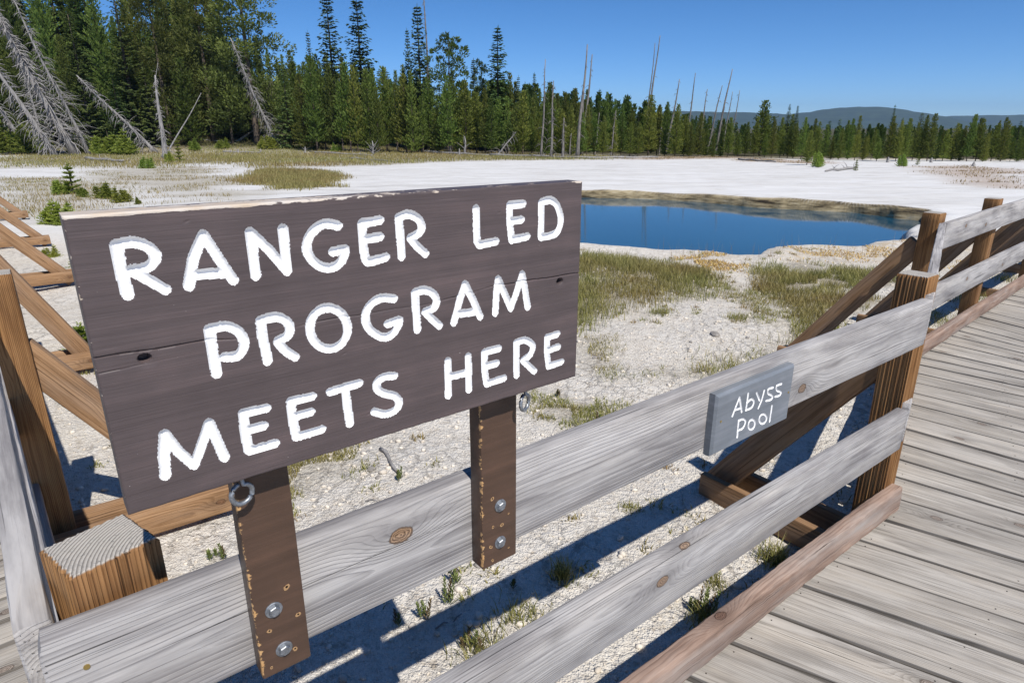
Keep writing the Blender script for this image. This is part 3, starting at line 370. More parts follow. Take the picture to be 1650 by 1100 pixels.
SIGN_STROKES=[
[(0.0447,0.3356),(0.0437,0.3072),(0.0464,0.2776)],
[(0.0447,0.3356),(0.0475,0.3360),(0.0515,0.3366),(0.0559,0.3370),(0.0599,0.3369),(0.0634,0.3362),(0.0668,0.3350),(0.0700,0.3335),(0.0729,0.3317),(0.0753,0.3296),(0.0775,0.3272),(0.0793,0.3246),(0.0803,0.3220),(0.0807,0.3194),(0.0804,0.3167),(0.0795,0.3141),(0.0782,0.3119),(0.0764,0.3101),(0.0742,0.3085),(0.0716,0.3072),(0.0687,0.3062),(0.0651,0.3055),(0.0610,0.3052),(0.0571,0.3050),(0.0545,0.3049)],
[(0.0544,0.3041),(0.0650,0.2963),(0.0852,0.2781)],
[(0.1356,0.3376),(0.1208,0.3114),(0.1110,0.2784)],
[(0.1356,0.3376),(0.1475,0.3118),(0.1626,0.2783)],
[(0.1205,0.2910),(0.1524,0.2891)],
[(0.1909,0.3359),(0.1908,0.3068),(0.1905,0.2802)],
[(0.1909,0.3359),(0.2107,0.3120),(0.2309,0.2813)],
[(0.2318,0.3363),(0.2308,0.2810)],
[(0.3065,0.3335),(0.3032,0.3346),(0.2986,0.3361),(0.2935,0.3374),(0.2890,0.3378),(0.2852,0.3373),(0.2816,0.3361),(0.2783,0.3344),(0.2751,0.3324),(0.2719,0.3299),(0.2689,0.3270),(0.2661,0.3238),(0.2640,0.3206),(0.2624,0.3172),(0.2613,0.3137),(0.2606,0.3100),(0.2605,0.3065),(0.2609,0.3030),(0.2619,0.2995),(0.2634,0.2961),(0.2652,0.2929),(0.2675,0.2897),(0.2704,0.2866),(0.2735,0.2838),(0.2767,0.2816),(0.2799,0.2799),(0.2833,0.2788),(0.2867,0.2781),(0.2900,0.2778),(0.2933,0.2779),(0.2965,0.2784),(0.2997,0.2794),(0.3025,0.2808),(0.3051,0.2828),(0.3076,0.2853),(0.3097,0.2880),(0.3114,0.2907),(0.3125,0.2934),(0.3133,0.2964),(0.3137,0.2990),(0.3140,0.3008)],
[(0.3140,0.3008),(0.2964,0.2991)],
[(0.3697,0.3359),(0.3419,0.3337)],
[(0.3419,0.3337),(0.3417,0.3283),(0.3415,0.3205),(0.3413,0.3119),(0.3413,0.3043),(0.3417,0.2977),(0.3422,0.2913),(0.3429,0.2858),(0.3438,0.2816),(0.3449,0.2794),(0.3463,0.2786),(0.3476,0.2786),(0.3485,0.2784)],
[(0.3428,0.3106),(0.3680,0.3127)],
[(0.3485,0.2784),(0.3754,0.2822)],
[(0.3995,0.3374),(0.4008,0.2801)],
[(0.3995,0.3374),(0.4024,0.3382),(0.4065,0.3393),(0.4111,0.3403),(0.4154,0.3405),(0.4193,0.3396),(0.4233,0.3381),(0.4270,0.3362),(0.4301,0.3340),(0.4325,0.3316),(0.4345,0.3287),(0.4359,0.3257),(0.4366,0.3229),(0.4367,0.3201),(0.4362,0.3174),(0.4350,0.3148),(0.4330,0.3125),(0.4296,0.3104),(0.4249,0.3086),(0.4205,0.3070),(0.4174,0.3060)],
[(0.4173,0.3051),(0.4268,0.2933),(0.4411,0.2799)],
[(0.5354,0.3396),(0.5363,0.2884),(0.5402,0.2825)],
[(0.5402,0.2825),(0.5739,0.2845)],
[(0.6308,0.3411),(0.6019,0.3409)],
[(0.6019,0.3409),(0.6019,0.3359),(0.6019,0.3287),(0.6021,0.3205),(0.6024,0.3128),(0.6032,0.3048),(0.6043,0.2964),(0.6053,0.2887),(0.6061,0.2834)],
[(0.6061,0.2834),(0.6400,0.2861)],
[(0.6033,0.3145),(0.6269,0.3151)],
[(0.6699,0.3407),(0.6701,0.2826)],
[(0.6699,0.3407),(0.6735,0.3414),(0.6787,0.3425),(0.6844,0.3433),(0.6895,0.3432),(0.6939,0.3421),(0.6980,0.3403),(0.7018,0.3377),(0.7052,0.3341),(0.7084,0.3292),(0.7113,0.3229),(0.7136,0.3163),(0.7148,0.3102),(0.7148,0.3044),(0.7139,0.2987),(0.7121,0.2935),(0.7098,0.2894),(0.7068,0.2866),(0.7032,0.2847),(0.6989,0.2835),(0.6942,0.2826),(0.6882,0.2820),(0.6811,0.2819),(0.6746,0.2819),(0.6701,0.2819)],
[(0.1258,0.2202),(0.1258,0.1930),(0.1263,0.1606)],
[(0.1258,0.2202),(0.1292,0.2206),(0.1341,0.2213),(0.1395,0.2218),(0.1443,0.2214),(0.1484,0.2200),(0.1522,0.2178),(0.1557,0.2151),(0.1587,0.2121),(0.1611,0.2086),(0.1630,0.2046),(0.1643,0.2006),(0.1650,0.1969),(0.1649,0.1936),(0.1642,0.1905),(0.1630,0.1877),(0.1615,0.1852),(0.1598,0.1830),(0.1577,0.1809),(0.1553,0.1793),(0.1526,0.1783),(0.1491,0.1783),(0.1451,0.1790),(0.1413,0.1800),(0.1387,0.1806)],
[(0.1888,0.2203),(0.1894,0.1918),(0.1914,0.1628)],
[(0.1888,0.2203),(0.1926,0.2208),(0.1981,0.2216),(0.2040,0.2221),(0.2090,0.2219),(0.2129,0.2208),(0.2164,0.2189),(0.2194,0.2167),(0.2218,0.2143),(0.2237,0.2116),(0.2250,0.2086),(0.2258,0.2055),(0.2260,0.2026),(0.2256,0.1999),(0.2246,0.1972),(0.2231,0.1947),(0.2211,0.1927),(0.2181,0.1912),(0.2145,0.1901),(0.2109,0.1894),(0.2085,0.1888)],
[(0.2082,0.1862),(0.2154,0.1736),(0.2284,0.1606)],
[(0.3079,0.1903),(0.3067,0.1803),(0.3025,0.1715),(0.2958,0.1651),(0.2874,0.1617),(0.2783,0.1617),(0.2695,0.1650),(0.2619,0.1712),(0.2563,0.1796),(0.2533,0.1892),(0.2532,0.1991),(0.2559,0.2082),(0.2611,0.2156),(0.2684,0.2205),(0.2769,0.2225),(0.2859,0.2212),(0.2943,0.2168),(0.3013,0.2097),(0.3060,0.2005),(0.3079,0.1903)],
[(0.3840,0.2185),(0.3803,0.2195),(0.3751,0.2211),(0.3694,0.2225),(0.3642,0.2229),(0.3595,0.2222),(0.3549,0.2208),(0.3506,0.2188),(0.3469,0.2165),(0.3438,0.2139),(0.3412,0.2109),(0.3392,0.2075),(0.3376,0.2040),(0.3366,0.2002),(0.3362,0.1962),(0.3363,0.1921),(0.3369,0.1881),(0.3382,0.1844),(0.3402,0.1807),(0.3426,0.1772),(0.3455,0.1739),(0.3490,0.1705),(0.3532,0.1672),(0.3576,0.1643),(0.3618,0.1624),(0.3659,0.1617),(0.3700,0.1618),(0.3739,0.1626),(0.3774,0.1639),(0.3806,0.1660),(0.3835,0.1689),(0.3860,0.1720),(0.3880,0.1749),(0.3893,0.1775),(0.3899,0.1801),(0.3903,0.1824),(0.3906,0.1840)],
[(0.3906,0.1840),(0.3712,0.1817)],
[(0.4199,0.2228),(0.4203,0.1932),(0.4211,0.1629)],
[(0.4199,0.2228),(0.4230,0.2231),(0.4277,0.2237),(0.4327,0.2241),(0.4373,0.2238),(0.4412,0.2225),(0.4451,0.2207),(0.4486,0.2185),(0.4515,0.2160),(0.4538,0.2132),(0.4556,0.2101),(0.4568,0.2069),(0.4573,0.2038),(0.4571,0.2009),(0.4563,0.1980),(0.4548,0.1954),(0.4525,0.1932),(0.4489,0.1917),(0.4442,0.1907),(0.4397,0.1899),(0.4366,0.1894)],
[(0.4365,0.1885),(0.4475,0.1760),(0.4608,0.1620)],
[(0.5115,0.2217),(0.4995,0.1950),(0.4883,0.1621)],
[(0.5115,0.2217),(0.5267,0.1925),(0.5401,0.1627)],
[(0.4988,0.1746),(0.5297,0.1731)],
[(0.5776,0.2214),(0.5734,0.1930),(0.5714,0.1638)],
[(0.5776,0.2214),(0.5913,0.1942),(0.6046,0.1663)],
[(0.6046,0.1663),(0.6178,0.1942),(0.6291,0.2223)],
[(0.6291,0.2223),(0.6358,0.1935),(0.6418,0.1621)],
[(0.0555,0.0964),(0.0503,0.0671),(0.0480,0.0400)],
[(0.0555,0.0964),(0.0671,0.0687),(0.0824,0.0434)],
[(0.0824,0.0434),(0.0954,0.0693),(0.1079,0.0960)],
[(0.1079,0.0960),(0.1140,0.0682),(0.1199,0.0416)],
[(0.1813,0.0966),(0.1513,0.0980)],
[(0.1513,0.0980),(0.1510,0.0929),(0.1505,0.0856),(0.1500,0.0774),(0.1498,0.0696),(0.1501,0.0618),(0.1507,0.0537),(0.1513,0.0463),(0.1517,0.0412)],
[(0.1517,0.0412),(0.1867,0.0411)],
[(0.1512,0.0717),(0.1749,0.0722)],
[(0.2464,0.0968),(0.2153,0.0978)],
[(0.2153,0.0978),(0.2152,0.0929),(0.2150,0.0860),(0.2148,0.0781),(0.2149,0.0705),(0.2153,0.0627),(0.2160,0.0543),(0.2167,0.0467),(0.2172,0.0414)],
[(0.2172,0.0414),(0.2549,0.0422)],
[(0.2169,0.0732),(0.2414,0.0737)],
[(0.2734,0.0972),(0.3187,0.0990)],
[(0.2957,0.0975),(0.2969,0.0681),(0.2981,0.0385)],
[(0.3766,0.0965),(0.3731,0.0972),(0.3681,0.0982),(0.3628,0.0989),(0.3583,0.0990),(0.3546,0.0981),(0.3513,0.0966),(0.3485,0.0946),(0.3467,0.0923),(0.3458,0.0896),(0.3458,0.0864),(0.3464,0.0831),(0.3478,0.0801),(0.3501,0.0775),(0.3532,0.0750),(0.3568,0.0726),(0.3603,0.0704),(0.3639,0.0686),(0.3677,0.0671),(0.3713,0.0655),(0.3744,0.0635),(0.3771,0.0607),(0.3795,0.0574),(0.3813,0.0540),(0.3820,0.0507),(0.3815,0.0475),(0.3801,0.0442),(0.3778,0.0413),(0.3749,0.0392),(0.3709,0.0380),(0.3660,0.0373),(0.3608,0.0374),(0.3560,0.0380),(0.3512,0.0396),(0.3464,0.0421),(0.3422,0.0446),(0.3392,0.0462)],
[(0.4744,0.0994),(0.4729,0.0382)],
[(0.5144,0.0985),(0.5142,0.0380)],
[(0.4733,0.0711),(0.5136,0.0695)],
[(0.5779,0.0984),(0.5477,0.0985)],
[(0.5477,0.0985),(0.5475,0.0931),(0.5472,0.0853),(0.5470,0.0766),(0.5472,0.0685),(0.5480,0.0604),(0.5494,0.0520),(0.5507,0.0445),(0.5516,0.0392)],
[(0.5516,0.0392),(0.5893,0.0406)],
[(0.5487,0.0719),(0.5738,0.0723)],
[(0.6166,0.1012),(0.6174,0.0389)],
[(0.6166,0.1012),(0.6202,0.1017),(0.6255,0.1023),(0.6313,0.1026),(0.6366,0.1017),(0.6416,0.0993),(0.6468,0.0958),(0.6512,0.0918),(0.6539,0.0878),(0.6547,0.0838),(0.6539,0.0795),(0.6520,0.0754),(0.6494,0.0719),(0.6456,0.0693),(0.6405,0.0673),(0.6356,0.0657),(0.6322,0.0646)],
[(0.6322,0.0636),(0.6449,0.0507),(0.6585,0.0369)],
[(0.7141,0.0978),(0.6882,0.0964)],
[(0.6882,0.0964),(0.6883,0.0911),(0.6883,0.0836),(0.6885,0.0752),(0.6889,0.0672),(0.6898,0.0594),(0.6911,0.0511),(0.6924,0.0438),(0.6933,0.0386)],
[(0.6933,0.0386),(0.7261,0.0400)],
[(0.6898,0.0702),(0.7165,0.0720)]]
PLATE_STROKES=[
[(0.1054,0.1291),(0.0935,0.1053),(0.0814,0.0797)],
[(0.1054,0.1291),(0.1254,0.0798)],
[(0.0888,0.0964),(0.1207,0.0926)],
[(0.1468,0.1300),(0.1462,0.0795)],
[(0.1482,0.1022),(0.1519,0.1034),(0.1573,0.1054),(0.1632,0.1070),(0.1682,0.1071),(0.1726,0.1053),(0.1769,0.1021),(0.1803,0.0984),(0.1821,0.0946),(0.1821,0.0906),(0.1806,0.0862),(0.1779,0.0821),(0.1741,0.0793),(0.1680,0.0784),(0.1601,0.0786),(0.1525,0.0794),(0.1473,0.0799)],
[(0.1907,0.1202),(0.2111,0.0920)],
[(0.2297,0.1170),(0.2233,0.0887),(0.2108,0.0673)],
[(0.2760,0.1149),(0.2708,0.1154),(0.2633,0.1161),(0.2558,0.1165),(0.2510,0.1157),(0.2494,0.1132),(0.2496,0.1096),(0.2514,0.1055),(0.2542,0.1017),(0.2592,0.0983),(0.2660,0.0948),(0.2729,0.0915),(0.2776,0.0884),(0.2800,0.0851),(0.2810,0.0819),(0.2804,0.0792),(0.2777,0.0775),(0.2715,0.0773),(0.2625,0.0783),(0.2535,0.0795),(0.2474,0.0803)],
[(0.3215,0.1148),(0.3160,0.1152),(0.3079,0.1158),(0.3001,0.1160),(0.2952,0.1150),(0.2940,0.1120),(0.2950,0.1078),(0.2975,0.1031),(0.3009,0.0991),(0.3060,0.0960),(0.3127,0.0932),(0.3193,0.0907),(0.3238,0.0881),(0.3258,0.0852),(0.3263,0.0823),(0.3252,0.0798),(0.3226,0.0782),(0.3171,0.0780),(0.3093,0.0789),(0.3015,0.0801),(0.2962,0.0808)],
[(0.1154,0.0560),(0.1186,0.0034)],
[(0.1154,0.0560),(0.1200,0.0558),(0.1266,0.0556),(0.1336,0.0549),(0.1394,0.0535),(0.1438,0.0510),(0.1476,0.0477),(0.1503,0.0439),(0.1515,0.0401),(0.1508,0.0358),(0.1485,0.0309),(0.1450,0.0266),(0.1409,0.0238),(0.1354,0.0230),(0.1285,0.0237),(0.1220,0.0249),(0.1175,0.0256)],
[(0.2033,0.0155),(0.2018,0.0110),(0.1985,0.0077),(0.1939,0.0061),(0.1885,0.0063),(0.1828,0.0083),(0.1775,0.0118),(0.1732,0.0165),(0.1702,0.0218),(0.1690,0.0272),(0.1696,0.0321),(0.1720,0.0359),(0.1759,0.0383),(0.1809,0.0391),(0.1865,0.0381),(0.1920,0.0354),(0.1970,0.0312),(0.2007,0.0262),(0.2029,0.0207),(0.2033,0.0155)],
[(0.2643,0.0152),(0.2627,0.0109),(0.2590,0.0080),(0.2536,0.0068),(0.2472,0.0074),(0.2405,0.0098),(0.2341,0.0137),(0.2288,0.0186),(0.2252,0.0240),(0.2236,0.0293),(0.2241,0.0341),(0.2268,0.0377),(0.2313,0.0398),(0.2372,0.0401),(0.2438,0.0387),(0.2504,0.0356),(0.2564,0.0312),(0.2610,0.0260),(0.2637,0.0205),(0.2643,0.0152)],
[(0.2845,0.0539),(0.2843,0.0036)]]
HILL1=[(-30.0,30.0),(9.17,64.1),(12.22,81.8),(14.71,84.0),(17.16,77.0),(20.47,72.6),(22.32,66.0),(24.08,76.5),(25.56,92.5),(27.44,96.5),(29.08,92.4),(30.71,74.8),(32.69,52.3),(34.23,28.0),(37.44,4.4),(75.0,-10.0)]
HILL2=[(-30.0,40.0),(14.28,41.1),(23.71,53.6),(31.18,57.1),(33.43,65.8),(37.28,69.2),(75.0,60.0)]

def sstep(a,b,x):
    t=np.clip((x-a)/(b-a),0,1); return t*t*(3-2*t)
def gbase(x,y):
    x=np.asarray(x,float); y=np.asarray(y,float)
    z=-.30-.013*np.clip(y-9,0,60)
    z=z+np.clip((10-x)/68,0,2.2)*13*sstep(72,165,y)
    z=z+.018*np.sin(x*1.7+.6*y)+.014*np.sin(y*2.3-x*.9+1)+.01*np.sin(3.9*x+2.1*y)*np.sin(3.1*y-1.3*x)
    return z

# ------------------------------------------------------------------ materials
RAIL = wood('weathered_rail', (.43, .412, .40), (.28, .266, .262), (.088, .08, .082), ringw=.0062, ringamt=.42, stain2amt=.8, stain=(.42, .37, .31), stainamt=.30, endcol=(.33, .31, .30), knotcol=(.26, .16, .09))
DECK = wood('weathered_deck', (.44, .41, .37), (.305, .28, .25), (.105, .094, .084), ringw=.0068, ringamt=.52, stain2amt=.6, stain=(.42, .355, .275), stainamt=.35, endcol=(.24, .22, .20), knotcol=(.25, .20, .16), bumpd=.0018)
KERB = wood('reddish_kerb', (.38, .27, .21), (.26, .172, .128), (.11, .068, .05), ringw=.006, ringamt=.5, stain2amt=.8, crackamt=1.0, stain=(.34, .31, .285), stainamt=.85, endcol=(.45, .22, .12), knotcol=(.16, .09, .06))
POST = wood('brown_post', (.33, .175, .072), (.205, .098, .036), (.07, .03, .012), ringw=.0058, ringamt=.62, stain=(.20, .11, .055), stainamt=.35, warp=.006, endcol=(.50, .465, .42), knotcol=(.17, .085, .035), bumpd=.005, crackamt=.7)
LUMBER = wood('tan_brace', (.36, .215, .115), (.24, .135, .066), (.10, .052, .025), ringw=.0085, ringamt=.5, stain=(.34, .29, .25), stainamt=.3, endcol=(.42, .30, .19), knotcol=(.20, .10, .05))

def steel_mat():
    t = NT('galvanised_steel')
    g = t.n('ShaderNodeTexCoord').outputs['Object']
    n_ = t.noise(g, 180, 4, .6)
    col = t.ramp(n_, [(.3, (.20, .215, .235)), (.7, (.40, .42, .45))])
    t.bsdf(col, t.ramp(n_, [(.3, .42), (.7, .6)]), t.bump(n_, .15, .0006), .5, .85)
    return t.m
STEEL = steel_mat()
def plain(name, col, rough=.6, spec=.3, metallic=0.0, var=.15, scale=90):
    t = NT(name); g = t.n('ShaderNodeTexCoord').outputs['Object']
    n_ = t.noise(g, scale, 3, .6)
    c = t.mix(n_, tuple(x * (1 - var) for x in col), tuple(x * (1 + var) for x in col))
    t.bsdf(c, rough, t.bump(n_, .2, .001), spec, metallic); return t.m
BRASS = plain('brass_screw', (.45, .33, .12), .4, .5, .8)
BARE = plain('bare_wood', (.36, .22, .11), .8, .2, 0, .35, 300)
HOLE = plain('dark_hole', (.012, .009, .007), .9, .1)

def paint_mat(name, base, grain=1.0, chips=True, edge=(.56, .52, .48), rough=.52, size=(.765, .371), lefamt=.45):
    t = NT(name)
    wp = t.attr('wp', 'Vector'); x, y, z = t.sep(wp)
    g1 = t.noise(t.vmath('MULTIPLY', wp, (6, 120, 300)), 1.0, 4, .6)
    g2 = t.noise(t.vmath('MULTIPLY', wp, (3, 20, 55)), 1.0, 4, .6)
    blo = t.noise(t.vmath('MULTIPLY', wp, (9, 9, 11)), 1.0, 4, .6)
    b = base
    col = t.ramp(t.math('ADD', t.math('MULTIPLY', g2, .6), t.math('MULTIPLY', blo, .4)), [(.28, tuple(c * .72 for c in b)), (.5, b), (.72, (b[0] * 1.45, b[1] * 1.38, b[2] * 1.36))])
    h = t.math('ADD', t.math('MULTIPLY', g1, .7), t.math('MULTIPLY', g2, 1.0))
    rg = rough
    if chips:
        cn = t.noise(t.vmath('MULTIPLY', wp, (55, 130, 130)), 1.0, 4, .65)
        cn2 = t.noise(t.vmath('MULTIPLY', wp, (14, 30, 30)), 1.0, 3, .6)
        top = t.math('SUBTRACT', size[1], z)                 # metres below the top edge
        band = t.ramp(t.math('DIVIDE', t.math('ADD', top, t.math('MULTIPLY', y, .10)), .03), [(0, 1), (.10, .85), (.17, .3), (.22, 0), (1, 0)])
        lw = t.ramp(t.math('DIVIDE', x, size[0]), [(0, .84), (.3, .72), (.55, .50), (.75, .40), (.93, .38), (1, .62)])
        e = t.math('MULTIPLY', band, lw)
        lef = t.ramp(t.math('DIVIDE', x, .02), [(0, lefamt), (.4, lefamt * .55), (1, 0)])
        e = t.math('MAXIMUM', e, t.math('MULTIPLY', lef, t.ramp(t.math('DIVIDE', y, .02), [(0, 1), (.25, .9), (.5, .55), (1, .5)])))
        thr = t.math('SUBTRACT', 1.0, t.math('MULTIPLY', e, .62))
        c = t.math('ADD', t.math('MULTIPLY', cn, .55), t.math('MULTIPLY', cn2, .45))
        m = t.ramp(t.math('SUBTRACT', c, t.math('SUBTRACT', thr, .18)), [(0, 0), (.03, 1)])
        # a few specks of lost paint anywhere
        sp = t.ramp(t.noise(t.vmath('MULTIPLY', wp, (190, 190, 320)), 1.0, 2, .5), [(.765, 0), (.79, .8)])
        bare = t.mix(t.ramp(cn2, [(.35, 0), (.65, 1)]), edge, (edge[0] * .88, edge[1] * .76, edge[2] * .62))
        col = t.mix(m, col, bare); col = t.mix(sp, col, edge)
        h = t.math('SUBTRACT', h, t.math('MULTIPLY', m, .9))
    scr = t.ramp(t.noise(t.vmath('MULTIPLY', wp, (11, 60, 420)), 1.0, 2, .5, w=4.4), [(.68, 0), (.75, .35)])
    col = t.mix(scr, col, (b[0] * 2.1, b[1] * 2.1, b[2] * 2.1))
    t.bsdf(col, rg, t.bump(h, .5 * grain, .0018), .35)
    return t.m
SIGNP = paint_mat('brown_sign_paint', (.086, .066, .066))
POSTP = paint_mat('brown_post_paint', (.080, .047, .032), .6, True, (.55, .36, .18), .42, (.08, 5.0), .60)
PLATEP = paint_mat('grey_plate_paint', (.165, .182, .205), .35, False, rough=.5)
PLATES = PLATEP
def white_mat():
    t = NT('white_letter_paint'); wp = t.attr('wp', 'Vector')
    n_ = t.noise(t.vmath('MULTIPLY', wp, (60, 60, 90)), 1.0, 3, .6)
    n2 = t.noise(t.vmath('MULTIPLY', wp, (300, 300, 300)), 1.0, 2, .5)
    c = t.ramp(n_, [(.3, (.78, .775, .77)), (.7, (.86, .855, .85))])
    t.bsdf(c, .45, t.bump(t.math('ADD', n_, t.math('MULTIPLY', n2, .5)), .25, .0008), .35); return t.m
WHITE = white_mat()

# ------------------------------------------------------------------ carved boards
def carved(strokes, w, h, hw, depth, res, chamfer, extra=None, ragged=.00035, round_r=.0025):
    nx = int(round(w / res)) + 1; nz = int(round(h / res)) + 1
    xs = np.linspace(0, w, nx); zs = np.linspace(0, h, nz)
    X, Z = np.meshgrid(xs, zs)
    D = np.full(X.shape, 9.0)
    for st in strokes:
        for (x0, z0), (x1, z1) in zip(st[:-1], st[1:]):
            i0 = max(0, int((min(x0, x1) - hw * 2) / res)); i1 = min(nx, int((max(x0, x1) + hw * 2) / res) + 2)
            j0 = max(0, int((min(z0, z1) - hw * 2) / res)); j1 = min(nz, int((max(z0, z1) + hw * 2) / res) + 2)
            if i1 <= i0 or j1 <= j0: continue
            xx = X[j0:j1, i0:i1]; zz = Z[j0:j1, i0:i1]
            dx, dz = x1 - x0, z1 - z0; L2 = dx * dx + dz * dz + 1e-12
            t = np.clip(((xx - x0) * dx + (zz - z0) * dz) / L2, 0, 1)
            d = np.hypot(xx - x0 - t * dx, zz - z0 - t * dz)
            D[j0:j1, i0:i1] = np.minimum(D[j0:j1, i0:i1], d)
    D = D + ragged * .75 * (np.sin(X * 700 + 3 * np.sin(Z * 210)) * np.sin(Z * 800 + X * 260) + .8 * np.sin(X * 160 + Z * 130))
    q = np.clip(D / hw, 0, 1)
    Y = depth * np.clip(1 - q ** 2.6, 0, 1) ** .75
    inside = D < hw * 1.0
    b = np.minimum(np.minimum(X, w - X), np.minimum(Z, h - Z))
    if chamfer > 0: Y = np.maximum(Y, np.clip(chamfer - b, 0, 1))
    rr = round_r * (1 + .35 * np.sin(X * 55 + Z * 40) * np.sin(X * 131))
    e = np.clip(1 - b / rr, 0, 1); Y = np.maximum(Y, rr * (1 - np.sqrt(1 - e ** 2)) * .8)
    if extra is not None: Y = extra(X, Z, Y, inside)
    return X, Z, Y, inside

def carved_meshes(name, strokes, w, h, hw, depth, res, chamfer, back, toW, parent, base, face_mat, side_mat, extra=None, round_r=.0025):
    X, Z, Y, ins = carved(strokes, w, h, hw, depth, res, chamfer, extra, round_r=round_r)
    nz, nx = X.shape
    P = toW(X.ravel(), Y.ravel(), Z.ravel()) - np.asarray(base)
    wp = np.stack([X.ravel(), Y.ravel(), Z.ravel()], 1)
    idx = np.arange(nx * nz).reshape(nz, nx)
    F = np.stack([idx[:-1, :-1], idx[:-1, 1:], idx[1:, 1:], idx[1:, :-1]], -1).reshape(-1, 4)
    g = ins.astype(float); fm = (g[:-1, :-1] + g[:-1, 1:] + g[1:, 1:] + g[1:, :-1]).ravel() >= 2
    def sub(Fs):
        u, inv = np.unique(Fs.ravel(), return_inverse=True)
        return P[u], inv.reshape(-1, 4), wp[u]
    Pb, Fb, Wb = sub(F[~fm])
    # rim of the board, back from the carved face
    ring = np.concatenate([idx[0, :], idx[1:, -1], idx[-1, -2::-1], idx[-2:0:-1, 0]])
    nb = len(Pb); k = len(ring)
    levels = [0.0, .35, 1.0]
    VV = [Pb]; WW = [Wb]
    for lv in levels:
        yy = Y.ravel()[ring] * (1 - lv) + back * lv
        VV.append(toW(X.ravel()[ring], yy, Z.ravel()[ring]) - np.asarray(base))
        WW.append(np.stack([X.ravel()[ring], yy, Z.ravel()[ring]], 1))
    FF = [Fb]
    a = np.arange(k); a2 = (a + 1) % k
    for j in range(2):
        o0 = nb + j * k; o1 = nb + (j + 1) * k
        FF.append(np.stack([a + o0, a + o1, a2 + o1, a2 + o0], 1))
    Vall = np.concatenate(VV); Wall = np.concatenate(WW)
    o = len(Vall)
    cs = [(0, 0), (w, 0), (w, h), (0, h)]
    bv = toW(np.array([c[0] for c in cs]), np.full(4, back), np.array([c[1] for c in cs])) - np.asarray(base)
    Vall = np.concatenate([Vall, bv]); Wall = np.concatenate([Wall, [(c[0], back, c[1]) for c in cs]])
    FF.append(np.array([[o, o + 3, o + 2, o + 1]]))
    F2 = np.concatenate(FF)
    me = np_mesh('board', Vall, F2, face_mat, smooth=True, angle=50, attrs={'wp': Wall})
    bo = link('board', me, parent)
    Pl, Fl, Wl = sub(F[fm])
    ml = np_mesh('lettering', Pl, Fl, WHITE, smooth=True, attrs={'wp': Wl})
    link('lettering', ml, bo)
    return bo

# ---- the brown sign
S0, SZ, SN = 0.038, 1.240, 0.833
sbase = W(.42, .873, .855)
ranger = empty('message_sign', sbase, 'large brown board sign with carved white capitals, bolted above the weathered rail on two posts', 'sign')
def sign_to_world(x, y, z):
    s = S0 + x; n = SN + y
    P = FV[None] * np.asarray(s)[:, None] + NV[None] * np.asarray(n)[:, None]
    P[:, 2] = SZ + z
    return P
CRK = [(0.0, .2095), (.119, .2066), (.178, .199), (.2545, .2049), (.4533, .2003), (.5741, .2103), (.765, .206)]
def sign_extra(X, Z, Y, ins):
    cz = np.interp(X, [c[0] for c in CRK], [c[1] for c in CRK]) + .0006 * np.sin(X * 70)
    on = np.clip(np.interp(X, [0, .12, .16, .22, .3, .36, .46, .5, .54, .62, .765], [1, 1, .25, .2, .6, .3, .3, .7, .2, 1, 1]), 0, 1)
    Y = Y + .0028 * on * np.exp(-((Z - cz) / .0009) ** 2)
    c2 = .190 + .004 * np.sin(X * 9)
    Y = Y + .0012 * np.clip(1 - X / .14, 0, 1) * np.exp(-((Z - c2) / .0008) ** 2)
    for hx, hz in ((.0503, .1987), (.7162, .1974)):
        d = np.hypot((X - hx) / 1.25, Z - hz)
        Y = np.maximum(Y, .013 * np.clip((.0062 - d) / .0022, 0, 1))
        d2 = np.hypot((X - hx - .002) / 1.4, Z - hz + .005)
        Y = Y + .0012 * np.clip(1 - d2 / .009, 0, 1)
    for hx, hz in ((.33, .045), (.19, .155), (.30, .15), (.58, .33), (.12, .355), (.22, .30)):
        d = np.hypot((X - hx) / 3.0, Z - hz - (X - hx) * .3)
        Y = Y + .0011 * np.clip(1 - d / .0016, 0, 1)
    return Y
SB = carved_meshes('sign', SIGN_STROKES, .765, .371, .0064, .0052, .0011, 0, .040, sign_to_world, ranger, sbase, SIGNP, SIGNP, sign_extra, .003)

def hexbolt(parent, c, base, r=.0135, name='bolt'):
    """washer and hexagonal head lying on a face whose outward normal is -N"""
    mb = MB(); c = np.asarray(c, float); ax = -NV
    tube(mb, [c - ax * .001, c + ax * .0018, c + ax * .0024], [r, r, r * .93], 28)
    seg = 6
    V = []; F = []
    for d, rr in ((.0024, r * .68), (.0068, r * .68), (.0082, r * .58)):
        for i in range(seg):
            a = i * math.pi / 3 + .3
            V.append(c + ax * d + rr * (math.cos(a) * FV + math.sin(a) * np.array([0, 0, 1.])))
    for j in range(2):
        for i in range(seg):
            a = j * seg + i; b = j * seg + (i + 1) % seg
            F.append([a, a + seg, b + seg, b][::-1])
    F.append([12 + i for i in range(6)])
    mb.add(V, F)
    return mb.build(name, STEEL, parent, base, angle=30)

